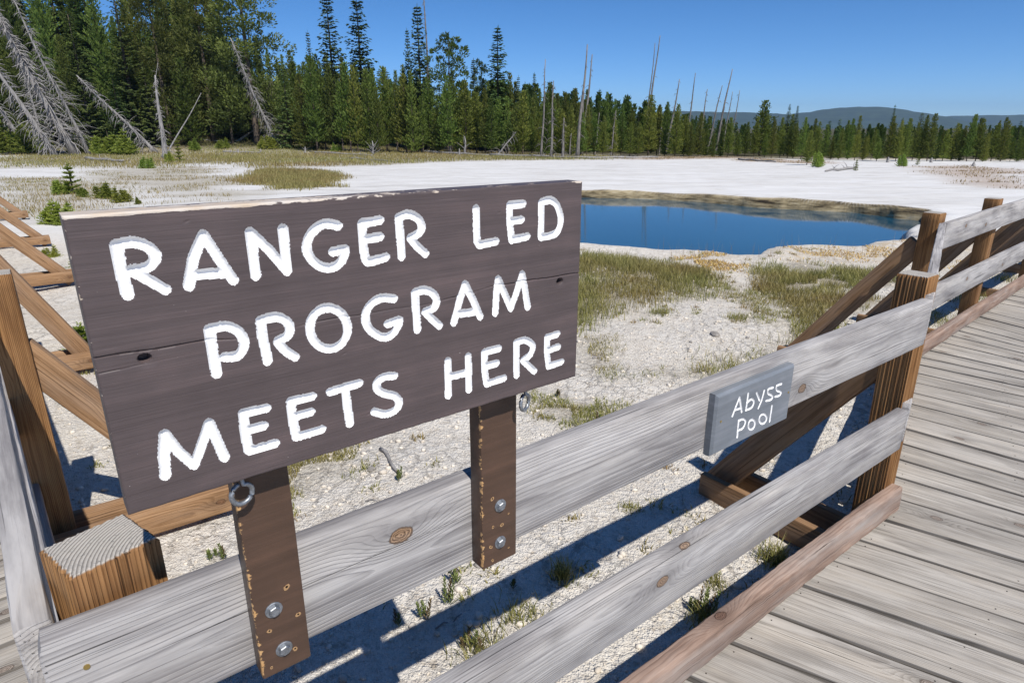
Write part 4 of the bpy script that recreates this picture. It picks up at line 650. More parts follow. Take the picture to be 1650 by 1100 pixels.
def scar(parent, c, base, r, ang, ax=None):
    """an old screw hole with the paint torn off round it"""
    ax = -NV if ax is None else ax
    c = np.asarray(c, float); u = FV; v = np.array([0, 0, 1.])
    rng = random.Random(int(c[0] * 1e5))
    V = []; F = []; mi = []
    k = 14
    for ring, (rr, d) in enumerate(((r, .0003), (r * .9, .0007), (r * .42, .0007), (r * .4, .0009))):
        for i in range(k):
            a = 2 * math.pi * i / k
            q = rr * (1 + (.16 * math.sin(2 * a + ang) + rng.uniform(-.12, .12)) * (ring < 2))
            oz = -r * .25 if ring < 2 else 0
            V.append(c + ax * d + q * math.cos(a) * u + (q * math.sin(a) * 1.0 + oz) * v)
    for j in range(3):
        for i in range(k):
            a = j * k + i; b = j * k + (i + 1) % k
            F.append([a, b, b + k, a + k]); mi.append(0)
    F.append([3 * k + i for i in range(k)]); mi.append(1)
    me = np_mesh('screw_hole', np.array(V) - base, F, [BARE, HOLE], midx=mi)
    return link('screw_hole', me, parent)

def painted_post(sA, sB, zb, zt, marks, bolts, label):
    mb = MB()
    n0, n1 = .873, .911
    p0 = W((sA + sB) / 2, (n0 + n1) / 2, zb); p1 = W((sA + sB) / 2, (n0 + n1) / 2, zt)
    board(mb, p0, p1, FV, sB - sA, n1 - n0, .0025, 20, seed=sA, rag=.0004)
    # paint coordinates: x from the left edge, y into the post, z up
    V = np.concatenate(mb.V)
    s_ = V @ FV; n_ = V @ NV
    mb.A['wp'] = [np.stack([s_ - sA, n_ - n0, V[:, 2]], 1)]
    po = mb.build('post', POSTP, ranger, sbase, angle=30)
    for s, z in bolts: hexbolt(po, W(s, n0, z), sbase)
    for i, (s, z, r) in enumerate(marks): scar(po, W(s, n0, z), sbase, r, i * 1.3)
    return po
painted_post(.169, .248, .856, 1.60, [(.224, 1.012, .0052), (.236, .952, .0042), (.189, .945, .0038), (.224, .889, .0042), (.184, .874, .0026)], [(.200, .980), (.207, .899)], '')
painted_post(.601, .686, .858, 1.60, [(.627, 1.015, .0042), (.650, .946, .0042), (.622, .906, .0042), (.626, .872, .0032), (.628, .950, .0032), (.667, .965, .0022), (.667, .884, .0022)], [(.646, .992), (.645, .907)], '')

def eye_bolt(s, turn, name='eye_bolt'):
    mb = MB(); c = W(s, .852, 1.2095)
    u = FV * math.cos(turn) + NV * math.sin(turn); v = np.array([0, 0, 1.])
    pts = []
    for i in range(34):
        a = math.pi / 2 + .12 + i / 33 * (2 * math.pi - .35)
        off = (i / 33 - .5) * .0045
        wv = np.cross(u, v)
        pts.append(c + .0150 * (math.cos(a) * u + math.sin(a) * v) + wv * off)
    pts += [c + u * .003 + v * .018, c + u * .001 + v * .026, c + v * .045]
    tube(mb, pts, [.0036] * len(pts), 10)
    return mb.build(name, STEEL, ranger, sbase, smooth=True)
eye_bolt(.176, .25); eye_bolt(.690, .45)

# ---- the small grey name board
P0, PZ, PN = 1.373, .8465, .885
pbase = W(1.56, .911, .862)
plate = empty('name_plate', pbase, 'small slate grey plaque with white carved lettering, screwed to the face of the weathered rail', 'sign')
def plate_to_world(x, y, z):
    Pn = FV[None] * np.asarray(P0 + x)[:, None] + NV[None] * np.asarray(PN + y)[:, None]
    Pn[:, 2] = PZ + z
    return Pn
PSH = [[(x, z + .0215) for x, z in st] for st in PLATE_STROKES]
pb = carved_meshes('plate', PSH, .388, .183, .0034, .0030, .00085, .007, .0262, plate_to_world, plate, pbase, PLATEP, PLATEP, None, .0012)
for s, z in ((.0274, .1003), (.3691, .0962)):
    mb = MB(); c = W(P0 + s, PN, PZ + z)
    tube(mb, [c + NV * .001, c - NV * .0012], [.0034, .0034], 16)
    tube(mb, [c - NV * .0012, c - NV * .0014], [.0014, .0014], 8)
    mb.build('screw', BRASS, plate, pbase, angle=30)

# ------------------------------------------------------------------ fences
ZU = np.array([0, 0, 1.0])
def screw(parent, c, base, ax, r=.0042, mat=None):
    mb = MB(); c = np.asarray(c, float)
    tube(mb, [c - ax * .002, c + ax * .0006], [r, r], 14); tube(mb, [c + ax * .0006, c + ax * .0009], [r * .45, r * .45], 6)
    return mb.build('screw', mat or BRASS, parent, base, angle=30)
def rail_part(f, base, a, b, zc, w, t, name='rail', mat=None, **kw):
    mb = MB()
    a = np.array(a, float); b = np.array(b, float); a = W(a[0], a[1], zc); b = W(b[0], b[1], zc)
    board(mb, a, b, ZU, w, t, kw.pop('ch', .006), kw.pop('nseg', 40), **kw)
    return mb.build(name, mat or RAIL, f, base, angle=40)
def post_part(f, base, c, zb, zt, e, wa, wb, name='post', mat=None, **kw):
    """post centred at (s,n); e = direction (s,n) of its depth axis wa"""
    mb = MB(); e3 = unit(W(e[0], e[1]))
    board(mb, W(c[0], c[1], zb), W(c[0], c[1], zt), e3, wa, wb, kw.pop('ch', .006), kw.pop('nseg', 30), endgrey=1.0, **kw)
    return mb.build(name, mat or POST, f, base, angle=40)
def timber(f, base, p0, p1, w, t, name, mat=None, up=ZU, **kw):
    mb = MB()
    board(mb, p0, p1, up, w, t, kw.pop('ch', .005), kw.pop('nseg', 14), **kw)
    return mb.build(name, mat or LUMBER, f, base, angle=40)
def bolt_on(parent, base, c, ax, r=.014):
    mb = MB(); c = np.asarray(c, float)
    tube(mb, [c, c + ax * .003], [r, r], 18); tube(mb, [c + ax * .003, c + ax * .011, c + ax * .013], [r * .6, r * .6, r * .4], 6)
    return mb.build('bolt', STEEL, parent, base, angle=30)

# main fence, nearest the viewer
fb = W(1.4, .95, -.3)
f1 = empty('rail_fence', fb, 'nearest weathered grey rail fence, carrying the brown sign and the grey plaque', 'fence', 'rail fences along the boardwalk')
UP = rail_part(f1, fb, (-.092, .933), (2.845, .933), .952, .192, .044, seed=.31, tint=.62, pith=(.012, -.075), ka=(.539, .022, .036), kb=(1.969, .022, -.045), nseg=60, bow=.004)
screw(UP, W(-.045, .9108, .988), fb, -NV); 
LOW = rail_part(f1, fb, (-.092, .933), (2.835, .933), .474, .184, .046, seed=.77, tint=.55, pith=(-.03, -.06), ka=(1.337, .022, .016), kb=(1.43, .022, .097), nseg=60, bow=-.003)
rail_part(f1, fb, (-.10, .938), (2.985, .938), .076, .126, .054, 'kerb_rail', KERB, seed=.12, tint=.55, pith=(.04, -.05), ch=.008, nseg=90, rag=.003, ka=(1.72, .0, .063), kb=(.35, .0, .06))
post_part(f1, fb, (.003, 1.037), -.45, 1.098, (-.032, .109), .117, .125, seed=.42, tint=.55, pith=(.10, .085), groove=.0042)
post_part(f1, fb, (2.942, 1.017), -.45, 1.122, (.0, 1.0), .120, .118, seed=.93, tint=.50, pith=(.09, -.05), groove=.005)
timber(f1, fb, W(2.93, 1.03, .83), W(2.93, 1.86, -.30), .15, .075, 'brace', seed=.21, tint=.22, pith=(.02, -.12))
for k, s in enumerate((2.82, 3.03)):
    timber(f1, fb, W(s, .2, -.235), W(s, 1.86, -.235), .14, .045, 'outrigger', seed=.5 + k * .2, tint=.35, pith=(.03, -.1))
timber(f1, fb, W(-.30, .60, -.235), W(.30, 1.75, -.235), .14, .045, 'outrigger', seed=.66, tint=.4)

# middle fence, going straight away from the viewer
d1 = unit([.95, .315]); f1b0 = np.array([2.90, .951]); f1b1 = np.array([5.30, 1.745])
mbase = W(4.1, 1.35, -.3)
f2 = empty('rail_fence', mbase, 'weathered rail fence seen end-on, running straight away between the two corner posts', 'fence', 'rail fences along the boardwalk')
rail_part(f2, mbase, f1b0, f1b1, .952, .192, .044, seed=.15, tint=.70, nseg=40, pith=(0.02, -.03))
rail_part(f2, mbase, f1b0, f1b1, .474, .184, .046, seed=.58, tint=.66, nseg=40)
rail_part(f2, mbase, f1b0 + [.095, .050], f1b1 + [.02, .02], .076, .126, .054, 'kerb_rail', KERB, seed=.4, tint=.55, ch=.009, nseg=40, rag=.002)
post_part(f2, mbase, (5.455, 1.865), -.5, 1.10, (0, 1), .12, .125, seed=.27, tint=.47, pith=(.02, -.12))
timber(f2, mbase, W(5.46, 1.93, .86), W(5.30, 2.78, -.32), .15, .075, 'brace', seed=.33, tint=.22)
timber(f2, mbase, W(5.38, 1.1, -.24), W(5.24, 2.82, -.24), .14, .045, 'outrigger', seed=.1, tint=.3)

# far fence on the right
d2 = unit([.9975, .070])
def on2(t): return np.array([5.31, 1.738]) + d2 * t
g0 = W(8, 1.95, -.3)
f3 = empty('rail_fence', g0, 'farther weathered rail fence beside the bend of the boardwalk, past the second corner post', 'fence', 'rail fences along the boardwalk')
for k in range(3):
    a, b = on2(.0 + k * 4.1), on2(4.09 + k * 4.1)
    rail_part(f3, g0, a, b, .952, .190, .044, seed=.6 + k * .13, tint=.68, ka=(.5, .02, .03), kb=(1.1, .02, -.02), pith=(.0, -.045), nseg=36)
    rail_part(f3, g0, a, b, .474, .184, .046, seed=.71 + k * .17, tint=.58, ka=(.9, .02, .03), kb=(2.1, .02, -.02), pith=(-.02, -.05), nseg=36)
    rail_part(f3, g0, on2(.05 + k * 4.1), on2(4.08 + k * 4.1), .076, .126, .054, 'kerb_rail', KERB, seed=.23 + k * .31, tint=.55, ch=.009, nseg=36, rag=.002)
nrm2 = unit([-d2[1], d2[0]])
for t in (1.70, 4.1, 6.2, 8.2, 10.4):
    c = on2(t) + nrm2 * .088
    post_part(f3, g0, tuple(c), -.5, 1.10, tuple(nrm2), .12, .125, seed=t * .11, tint=.45 + .04 * math.sin(t * 5), pith=(.03, -.10))
    a = c + nrm2 * .05; b = c + nrm2 * .88
    timber(f3, g0, W(a[0], a[1], .86), W(b[0], b[1], -.32), .15, .075, 'brace', seed=t * .07, tint=.22)
    a = c - nrm2 * .7; b = c + nrm2 * .92
    timber(f3, g0, W(a[0] - .08, a[1], -.24), W(b[0] - .08, b[1], -.24), .14, .045, 'outrigger', seed=t * .05, tint=.3)

# fence on the left, going away along the other arm of the walk
def edge0(n): return -.070 - .046 * (n - .93)
h0 = W(-.3, 6, -.3)
f0 = empty('rail_fence', h0, 'rail fence with orange-brown posts and slanting braces, receding behind the brown sign', 'fence', 'rail fences along the boardwalk')
for k, (na, nb) in enumerate(((.96, 5.0), (5.01, 9.4), (9.41, 14.2), (14.21, 20.5))):
    a = (edge0(na) - .022, na); b = (edge0(nb) - .022, nb)
    rail_part(f0, h0, a, b, .952, .192, .044, seed=.17 + k * .2, tint=.66, pith=(.0, -.02), nseg=40)
    rail_part(f0, h0, a, b, .474, .184, .046, seed=.37 + k * .2, tint=.6, nseg=40)
    rail_part(f0, h0, a, b, .076, .126, .092, 'kerb_rail', KERB, seed=.57 + k * .2, tint=.5, ch=.009, nseg=30)
for k, (n, sf) in enumerate(((3.45, .60), (6.4, .30), (10.15, .43), (14.5, .36), (19.1, .18))):
    e = edge0(n)
    post_part(f0, h0, (e + .062, n), -.5, 1.115, (0, 1), .125, .12, seed=.05 + k * .19, tint=.66, pith=(.045, -.03), ka=(1.12, .05, -.02) if k == 0 else None)
    zf = float(gbase(*W(sf, n)[:2]))
    timber(f0, h0, W(e + .07, n, .765), W(sf, n - .05, zf + .04), .14, .075, 'brace', seed=.11 + k * .23, tint=.62, pith=(.03, -.10), ka=(.55, .04, .03) if k == 0 else None)
    for j, dn in enumerate((-.10, .085)):
        p1 = W(sf + .05, n + dn - .05, zf + .12)
        ot = timber(f0, h0, W(e - .7, n + dn, zf + .12), p1, .14, .05, 'outrigger', seed=.3 + k * .1 + j * .4, tint=.60, pith=(.02, -.09), ka=(e * 0 + .7 - e + sf - .03, .02, .0))
        if j == 0: bolt_on(ot, h0, W(sf - .03, n + dn - .025, zf + .12), -NV, .016)

# ------------------------------------------------------------------ boardwalk
LINES = []
def add_line(s, ang): LINES.append((s, ang))
s = 1.657
low = []
while s > -4.5:
    s -= .2385 + .006 * math.sin(s * 40); low.append((s, 20.0))
for q in low[::-1]: add_line(*q)
for q in ((1.657, 20.3), (1.892, 19.6), (2.133, 19.3), (2.376, 18.4), (2.613, 17.9), (2.855, 16.6), (3.086, 14.2), (3.307, 12.0), (3.515, 9.6), (3.726, 8.2), (3.943, 7.9), (4.154, 8.0), (4.36, 8.3), (4.563, 9.2), (4.777, 9.4), (4.985, 9.0), (5.188, 8.2), (5.375, 7.0), (5.61, 2.5), (5.80, -5.), (5.935, -14.0), (6.07, -19.), (6.20, -22.), (6.42, -20.), (6.62, -18.5), (6.86, -17.), (7.09, -15.5), (7.335, -14.)):
    add_line(*q)
s = 7.335
while s < 15: s += .235; add_line(s, max(-4, -14 + (s - 7.3) * 8))
def kerb_n(s):
    if s < 2.87: return 1.0
    if s < 5.35: return 1.0 + (s - 2.87) * .331
    return 1.82 + (s - 5.35) * .068
rng = random.Random(11)
bw = MB(); nails = MB()
def plank(mb, a0, a1, b0, b1, gap=.022, th=.04, seed=0., tint=.5):
    """a0->a1 one long edge, b0->b1 the other"""
    n = 26
    A0, A1, B0, B1 = [np.asarray(v, float) for v in (a0, a1, b0, b1)]
    V = []; WP = []; EG = []
    L = np.linalg.norm(A1 - A0)
    hw0 = np.linalg.norm(B0 - A0)
    pz = rng.uniform(.03, .16); px = rng.uniform(-.08, .08); cup = rng.uniform(-.0018, .0022); dz = rng.uniform(-.0025, .0025)
    ga = gap * rng.uniform(.7, 1.3) / 2; w1 = rng.uniform(0, 6)
    prof = [(-1, -th), (-1, -.005), (-.985, -.0012), (-.95, 0), (-.5, 0), (0, 0), (.5, 0), (.95, 0), (.985, -.0012), (1, -.005), (1, -th)]
    for j in range(n + 1):
        f = j / n
        a = A0 + (A1 - A0) * f; b = B0 + (B1 - B0) * f
        w = b - a; wl_ = np.linalg.norm(w); w /= wl_
        g1 = ga + .0016 * math.sin(f * 9 + w1) + .0008 * math.sin(f * 31 + w1); g2 = ga + .0016 * math.sin(f * 8 + 2 + w1)
        hw = (wl_ - g1 - g2) / 2; c = a + w * (g1 + hw)
        for u, z in prof:
            V.append(c + w * (u * hw) + np.array([0, 0, z + dz + cup * (u * u - .5) + rng.uniform(-.0003, .0003)]))
            WP.append((f * L, u * hw + px, z + pz)); EG.append(1.0 if z <= -.004 else (.45 if z < -.001 else 0.0))
    F = []; m = len(prof)
    for j in range(n):
        for i in range(m - 1):
            p = j * m + i; F.append([p, p + 1, p + 1 + m, p + m][::-1])
    F.append(list(range(m))); F.append([n * m + i for i in range(m)][::-1])
    kx = rng.uniform(.15, 1.0); ka = (kx, px + rng.uniform(-.07, .07), pz); kb = (kx + rng.uniform(.2, .9), px + rng.uniform(-.08, .08), pz)
    if rng.random() < .35: ka = FAR
    if rng.random() < .45: kb = FAR
    mb.add(V, F, wp=np.array(WP), wr=np.array((seed, tint, 0)), ka=np.array(ka, float), kb=np.array(kb, float), eg=np.array(EG))
    # nails
    for f in (.05 / L * 2.2, .62 / L, 1.25 / L):
        if f > .98: continue
        for u in (.2, .8):
            a = A0 + (A1 - A0) * (f + rng.uniform(-.01, .01)); b = B0 + (B1 - B0) * f
            c = a + (b - a) * (u + rng.uniform(-.06, .06)) + np.array([0, 0, .0012 + dz])
            tube(nails, [c - ZU * .002, c + ZU * .0003], [.0027, .0025], 8)
ends = []
for s, ang in LINES:
    L = 2.6
    n0 = kerb_n(s)
    A = W(s, n0); B = W(s + math.sin(R(ang)) * L, n0 - math.cos(R(ang)) * L)
    ends.append([A, B])
last = -99
for e in ends:                      # keep the far ends in order on the inside of the bend
    sv = float(e[1] @ FV)
    if sv < last + .05: e[1] = e[1] + FV * (last + .05 - sv); sv = last + .05
    last = sv
for i in range(len(ends) - 1):
    A, B = ends[i]; A2, B2 = ends[i + 1]
    if np.linalg.norm(A2 - A) < .02: continue
    plank(bw, A2, B2, A, B, seed=rng.random() * 3, tint=.5 + rng.uniform(-.16, .16))
for n0 in np.arange(1.02, 21, .145):
    a = edge0(n0) - .0
    if n0 < 1.05: continue
    plank(bw, W(a, n0 + .145), W(a - 2.2, n0 + .145 - .1), W(a, n0), W(a - 2.2, n0 - .1), seed=rng.random() * 3, tint=.5 + rng.uniform(-.15, .15))
# beams under the planks
for (p, q) in ((W(-.2, .93), W(2.9, .93)), (W(2.9, .93), W(5.4, 1.74)), (W(5.4, 1.74), W(14, 2.33)), (W(-.1, .95), W(-1.1, 20)), (W(-1.0, -.2), W(3.4, -.2)), (W(-.9, .0), W(-2.0, 20))):
    board(bw, p + ZU * -.145, q + ZU * -.145, ZU, .19, .07, .004, 12, seed=rng.random(), tint=.3)
deck = bw.build('boardwalk', DECK, None, (0, 0, 0), angle=40)
tag(deck, kind='structure')
nl = nails.build('nail_heads', plain('dark_nail', (.07, .06, .055), .6, .4, .6), deck, (0, 0, 0))

# ------------------------------------------------------------------ ground, pool and water
def inpoly(x, y, P):
    c = np.zeros(x.shape, bool); n = len(P)
    for i in range(n):
        x0, y0 = P[i]; x1, y1 = P[(i + 1) % n]
        if y0 == y1: continue
        c ^= ((y0 > y) != (y1 > y)) & (x < (x1 - x0) * (y - y0) / (y1 - y0) + x0)
    return c
def sdist(x, y, P):
    d = np.full(x.shape, 1e9); n = len(P)
    for i in range(n):
        x0, y0 = P[i]; x1, y1 = P[(i + 1) % n]; dx, dy = x1 - x0, y1 - y0
        t = np.clip(((x - x0) * dx + (y - y0) * dy) / (dx * dx + dy * dy + 1e-9), 0, 1)
        d = np.minimum(d, np.hypot(x - x0 - t * dx, y - y0 - t * dy))
    return np.where(inpoly(x, y, P), -d, d)
def vnoise(x, y, seed=0):
    """smooth value noise, about -1..1"""
    r_ = np.random.RandomState(seed); T = r_.uniform(-1, 1, (64, 64))
    xi = np.floor(x).astype(int); yi = np.floor(y).astype(int); fx = x - xi; fy = y - yi
    fx = fx * fx * (3 - 2 * fx); fy = fy * fy * (3 - 2 * fy)
    g = lambda i, j: T[(xi + i) % 64, (yi + j) % 64]
    return (g(0, 0) * (1 - fx) + g(1, 0) * fx) * (1 - fy) + (g(0, 1) * (1 - fx) + g(1, 1) * fx) * fy
def fbm(x, y, seed=0, o=4):
    s_ = 0; a = 1; t = 0
    for k in range(o):
        s_ = s_ + a * vnoise(x * 2 ** k + 13.1 * k, y * 2 ** k + 7.7 * k, seed + k); t += a; a *= .5
    return s_ / t
WATER_Z = -.72
def gz(x, y, fine=True):
    z = gbase(x, y)
    sd = sdist(x, y, POOL) if np.size(x) < 5e5 else None
    far = sstep(14, 18, y)
    wob = .18 * fbm(x * .9, y * .9, 3, 3) + .07 * fbm(x * 3.5, y * 3.5, 8, 2) * (1 - .75 * far) + far * .10 * vnoise(x * 1.4, y * 1.4, 23)
    d = sd + wob
    far = sstep(14, 18, y)
    wide = .85 * (1 - far) + .42 * far
    inn = sstep(.02, -1, d / wide)
    lip = .05 * np.exp(-((d - .25) / .3) ** 2)
    z = z + lip * (1 - inn)
    z = z * (1 - inn) + (-2.6) * inn
    if fine:
        nr = 1 - sstep(6, 26, y)
        z = z + nr * (.018 * fbm(x * 1.8, y * 1.8, 30, 3) + .010 * fbm(x * 7, y * 7, 40, 3)) * (inn < .02)
    return z, d
def axis(a, b, step, lo, hi, grow):
    c = list(np.arange(a, b + 1e-6, step)); v = c[0]; st = step
    left = []
    while v > lo: st *= grow; v -= st; left.append(v)
    v = c[-1]; st = step; right = []
    while v < hi: st *= grow; v += st; right.append(v)
    return np.array(left[::-1] + c + right)
gx = axis(-5.5, 12.5, .055, -1800, 1800, 1.07); gy = axis(.6, 24.5, .055, -400, 5200, 1.05)
GX, GY = np.meshgrid(gx, gy)
X = GX.ravel(); Y = GY.ravel()
Zg, Dp = gz(X, Y)
def softmask(x, y, P, soft, amp, sc, seed):
    bb = np.array(P); m_ = (x > bb[:, 0].min() - 3 * soft - amp) & (x < bb[:, 0].max() + 3 * soft + amp) & (y > bb[:, 1].min() - 3 * soft - amp) & (y < bb[:, 1].max() + 3 * soft + amp)
    out = np.zeros(x.shape)
    if m_.any():
        d = sdist(x[m_], y[m_], P) + amp * fbm(x[m_] * sc, y[m_] * sc, seed, 4)
        out[m_] = sstep(soft, -soft, d)
    return out
veg = np.zeros(X.shape); org = np.zeros(X.shape); brn = np.zeros(X.shape)
SOFT = dict(meadow=(.35, .5, .8), meadow2=(.3, .55, 1.1), red=(.8, 1.2, .35), strip=(2.0, 6.0, .10), nearl=(1.5, 2.2, .4), midl=(1.2, 2.6, .35), back=(3, 5, .12))
for k, P in VEG.items():
    a, b, c = SOFT[k]; veg = np.maximum(veg, softmask(X, Y, P, a, b, c, 50) * (.8 if k in ('nearl', 'midl') else 1))
for k, P in SPARSE.items(): veg = np.maximum(veg, .55 * softmask(X, Y, P, .25, .35, 1.5, 61))
for k, P in ORANGE.items(): org = np.maximum(org, softmask(X, Y, P, .4, .5, .9, 70))
for k, P in BROWN.items(): brn = np.maximum(brn, softmask(X, Y, P, 1.5, 2.0, .3, 80))
forest = sstep(0, 5, Y - np.interp(X, [-60, -30, -5, 10, 30, 60], [70, 76, 68, 62, 55, 50]) + 2.5 * fbm(X * .2, Y * .2, 90, 3))
veg = np.maximum(veg, forest)
terr = sstep(10.5, 14.5, Y + .8 * X * .0) * (1 - forest)          # the clean white terrace beyond the pool
idx = np.arange(len(X)).reshape(GX.shape)
F = np.stack([idx[:-1, :-1], idx[:-1, 1:], idx[1:, 1:], idx[1:, :-1]], -1).reshape(-1, 4)
def ground_mat():
    t = NT('sinter_ground')
    pos = t.n('ShaderNodeNewGeometry').outputs['Position']
    P = t.vmath('MULTIPLY', pos, (1, 1, .3))
    veg = t.attr('veg'); org = t.attr('org'); brn = t.attr('brn'); terr = t.attr('terr'); bank = t.attr('bank')
    n1 = t.noise(P, 1.1, 5, .6); n2 = t.noise(P, 7, 5, .65); n3 = t.noise(P, 45, 4, .65); n4 = t.noise(P, 190, 3, .6)
    v1 = t.vor(P, 42); v2 = t.vor(P, 110); vc = t.vor(P, 42, 'Color'); vx = t.sep(vc)[0]
    near = t.ramp(t.math('ADD', t.math('MULTIPLY', n1, .45), t.math('MULTIPLY', n2, .55)), [(.32, (.62, .56, .475)), (.5, (.77, .72, .645)), (.68, (.82, .79, .74))])
    peb = t.ramp(vx, [(0, (.40, .35, .30)), (.12, (.62, .565, .50)), (.35, (.74, .69, .62)), (1, (.80, .765, .715))])
    near = t.mix(.30, near, peb)
    near = t.mix(t.math('MULTIPLY', t.ramp(n3, [(.3, 1), (.52, 0)]), .25), near, (.31, .265, .215))
    near = t.mix(t.ramp(n4, [(.62, 0), (.70, .75)]), near, (.20, .17, .14))
    deb = t.noise(P, 17, 6, .72); near = t.mix(t.ramp(deb, [(.54, 0), (.66, .6)]), near, (.33, .27, .20))
    st = t.noise(t.vmath('MULTIPLY', pos, (.22, .9, 1)), 1.0, 7, .72)
    far = t.ramp(st, [(.28, (.45, .435, .42)), (.45, (.575, .565, .55)), (.62, (.64, .635, .63))])
    far = t.mix(t.ramp(t.noise(t.vmath('MULTIPLY', pos, (.5, 2.2, 1)), 1.0, 6, .7), [(.56, 0), (.70, .75)]), far, (.36, .33, .30))
    col = t.mix(terr, near, far)
    bk = t.ramp(t.noise(t.vmath('MULTIPLY', pos, (1.3, 1.3, 9)), 1.0, 5, .65), [(.33, (.035, .028, .022)), (.44, (.17, .135, .08)), (.56, (.33, .27, .165)), (.72, (.50, .44, .33))])  # strata tones; the darkest bands put the overhang's shadow into the bank colour
    col = t.mix(bank, col, bk)
    soil = t.ramp(n2, [(.3, (.16, .13, .08)), (.5, (.27, .23, .15)), (.7, (.42, .38, .29))])
    col = t.mix(t.math('MULTIPLY', veg, t.ramp(n3, [(.35, .9), (.65, .55)])), col, soil)
    oc = t.ramp(n3, [(.3, (.36, .22, .10)), (.5, (.55, .40, .20)), (.65, (.62, .53, .39))])
    col = t.mix(t.math('MULTIPLY', org, t.ramp(n2, [(.45, 0), (.62, .7)])), col, oc)
    bc = t.ramp(n2, [(.3, (.26, .19, .14)), (.55, (.40, .32, .26)), (.75, (.55, .50, .44))])
    col = t.mix(t.math('MULTIPLY', brn, .8), col, bc)
    h = t.math('ADD', t.math('MULTIPLY', n3, .55), t.math('MULTIPLY', n4, .4))
    h = t.math('SUBTRACT', h, t.math('MULTIPLY', v1, .5)); h = t.math('SUBTRACT', h, t.math('MULTIPLY', v2, .4))
    h = t.math('ADD', h, t.math('MULTIPLY', n2, 1.2))
    wpn = t.vmath('ADD', P, t.vmath('SCALE', t.comb(n3, n2, n1), scale=.12)); ce = t.vor(wpn, 6.5, 'Distance', 'DISTANCE_TO_EDGE'); crust = t.ramp(ce, [(0, 0), (.05, .8), (.2, 1)])
    cm = t.ramp(n1, [(.42, 0), (.58, 1)]); h = t.math('ADD', h, t.math('MULTIPLY', t.math('MULTIPLY', crust, cm), .55)); h = t.math('ADD', h, t.math('MULTIPLY', t.noise(P, 16, 4, .7), 1.0))
    col = t.mix(t.math('MULTIPLY', t.math('MULTIPLY', t.math('SUBTRACT', 1.0, crust), cm), t.math('MULTIPLY', t.math('SUBTRACT', 1.0, terr), t.math('MULTIPLY', n2, .3))), col, (.36, .30, .24))
    hs = t.math('SUBTRACT', 1.0, t.math('MULTIPLY', terr, .82))
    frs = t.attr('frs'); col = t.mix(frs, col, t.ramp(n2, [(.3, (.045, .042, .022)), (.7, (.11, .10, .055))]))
    t.bsdf(col, .95, t.bump(h, hs, .020), .1)
    return t.m
GM = ground_mat()
bank = sstep(.10, .0, Dp) * sstep(14, 18, Y)
bank = np.maximum(bank, sstep(-.25, -.5, Dp))
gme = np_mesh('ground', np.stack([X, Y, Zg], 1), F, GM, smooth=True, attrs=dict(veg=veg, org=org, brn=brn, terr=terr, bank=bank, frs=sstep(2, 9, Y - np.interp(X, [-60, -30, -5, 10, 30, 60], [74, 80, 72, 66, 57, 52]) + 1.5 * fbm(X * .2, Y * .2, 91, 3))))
ground = tag(link('ground', gme), kind='structure')

def water_mat():
    t = NT('deep_blue_water')
    pos = t.n('ShaderNodeNewGeometry').outputs['Position']
    n1 = t.noise(t.vmath('MULTIPLY', pos, (1, 1.6, 1)), 5.5, 3, .5); n2 = t.noise(pos, 22, 2, .5)
    h = t.math('ADD', n1, t.math('MULTIPLY', n2, .3))
    col = t.ramp(t.noise(pos, .22, 2, .5), [(.3, (.010, .056, .098)), (.7, (.016, .074, .125))])
    b = t.bsdf(col, .06, t.bump(h, .07, .010), .5)
    b.inputs['IOR'].default_value = 1.33
    return t.m
bb = np.array(POOL); x0, x1, y0, y1 = bb[:, 0].min() - 1.5, bb[:, 0].max() + 1.5, bb[:, 1].min() - 1.5, bb[:, 1].max() + 1.5
wme = np_mesh('water', [(x0, y0, WATER_Z), (x1, y0, WATER_Z), (x1, y1, WATER_Z), (x0, y1, WATER_Z)], [[0, 1, 2, 3]], water_mat())
tag(link('water', wme), kind='structure')

def gpt(x, y):
    z, _ = gz(np.array([float(x)]), np.array([float(y)])); return float(z[0])

# distant hills
def hill_mat():
    t = NT('wooded_hill'); pos = t.n('ShaderNodeNewGeometry').outputs['Position']
    n_ = t.noise(pos, .02, 5, .6)
    t.bsdf(t.ramp(n_, [(.35, (.020, .034, .026)), (.65, (.050, .075, .050))]), .95, None, .1); return t.m
HM = hill_mat()
def hills(name, D, az0, az1, prof, thick, seed):
    """a ridge at distance D metres; prof = [(azimuth deg, height m)]"""
    az = np.linspace(az0, az1, 260); r_ = np.random.RandomState(seed)
    hp = np.interp(az, [p[0] for p in prof], [p[1] for p in prof]) + D * .0007 * fbm(az * 1.3, az * 0, seed, 5) + D * .00035 * r_.uniform(-1, 1, len(az))
    rows = [(-thick * 1.2, 0.0), (-thick * .7, .35), (-thick * .35, .72), (-thick * .1, .95), (0, 1.0), (thick * .4, .8), (thick, .0)]
    V = []; 
    for dd, f in rows:
        for a, h in zip(az, hp):
            rr = D + dd; V.append((rr * math.sin(R(a)), rr * math.cos(R(a)), -12 + (h + 12) * f))
    m = len(az)
    Fh = [[j * m + i, j * m + i + 1, (j + 1) * m + i + 1, (j + 1) * m + i] for j in range(len(rows) - 1) for i in range(m - 1)]
    me = np_mesh(name, V, np.array(Fh), HM, smooth=True)
    return tag(link(name, me), kind='structure')
def hz(px, py, D):    # helper used for the ridge outline: azimuth and height above the eye of a direction
    return px, py
hills('hills', 3600, -30, 75, HILL1, 700, 4)
hills('far_hills', 4600, -30, 75, HILL2, 500, 9)

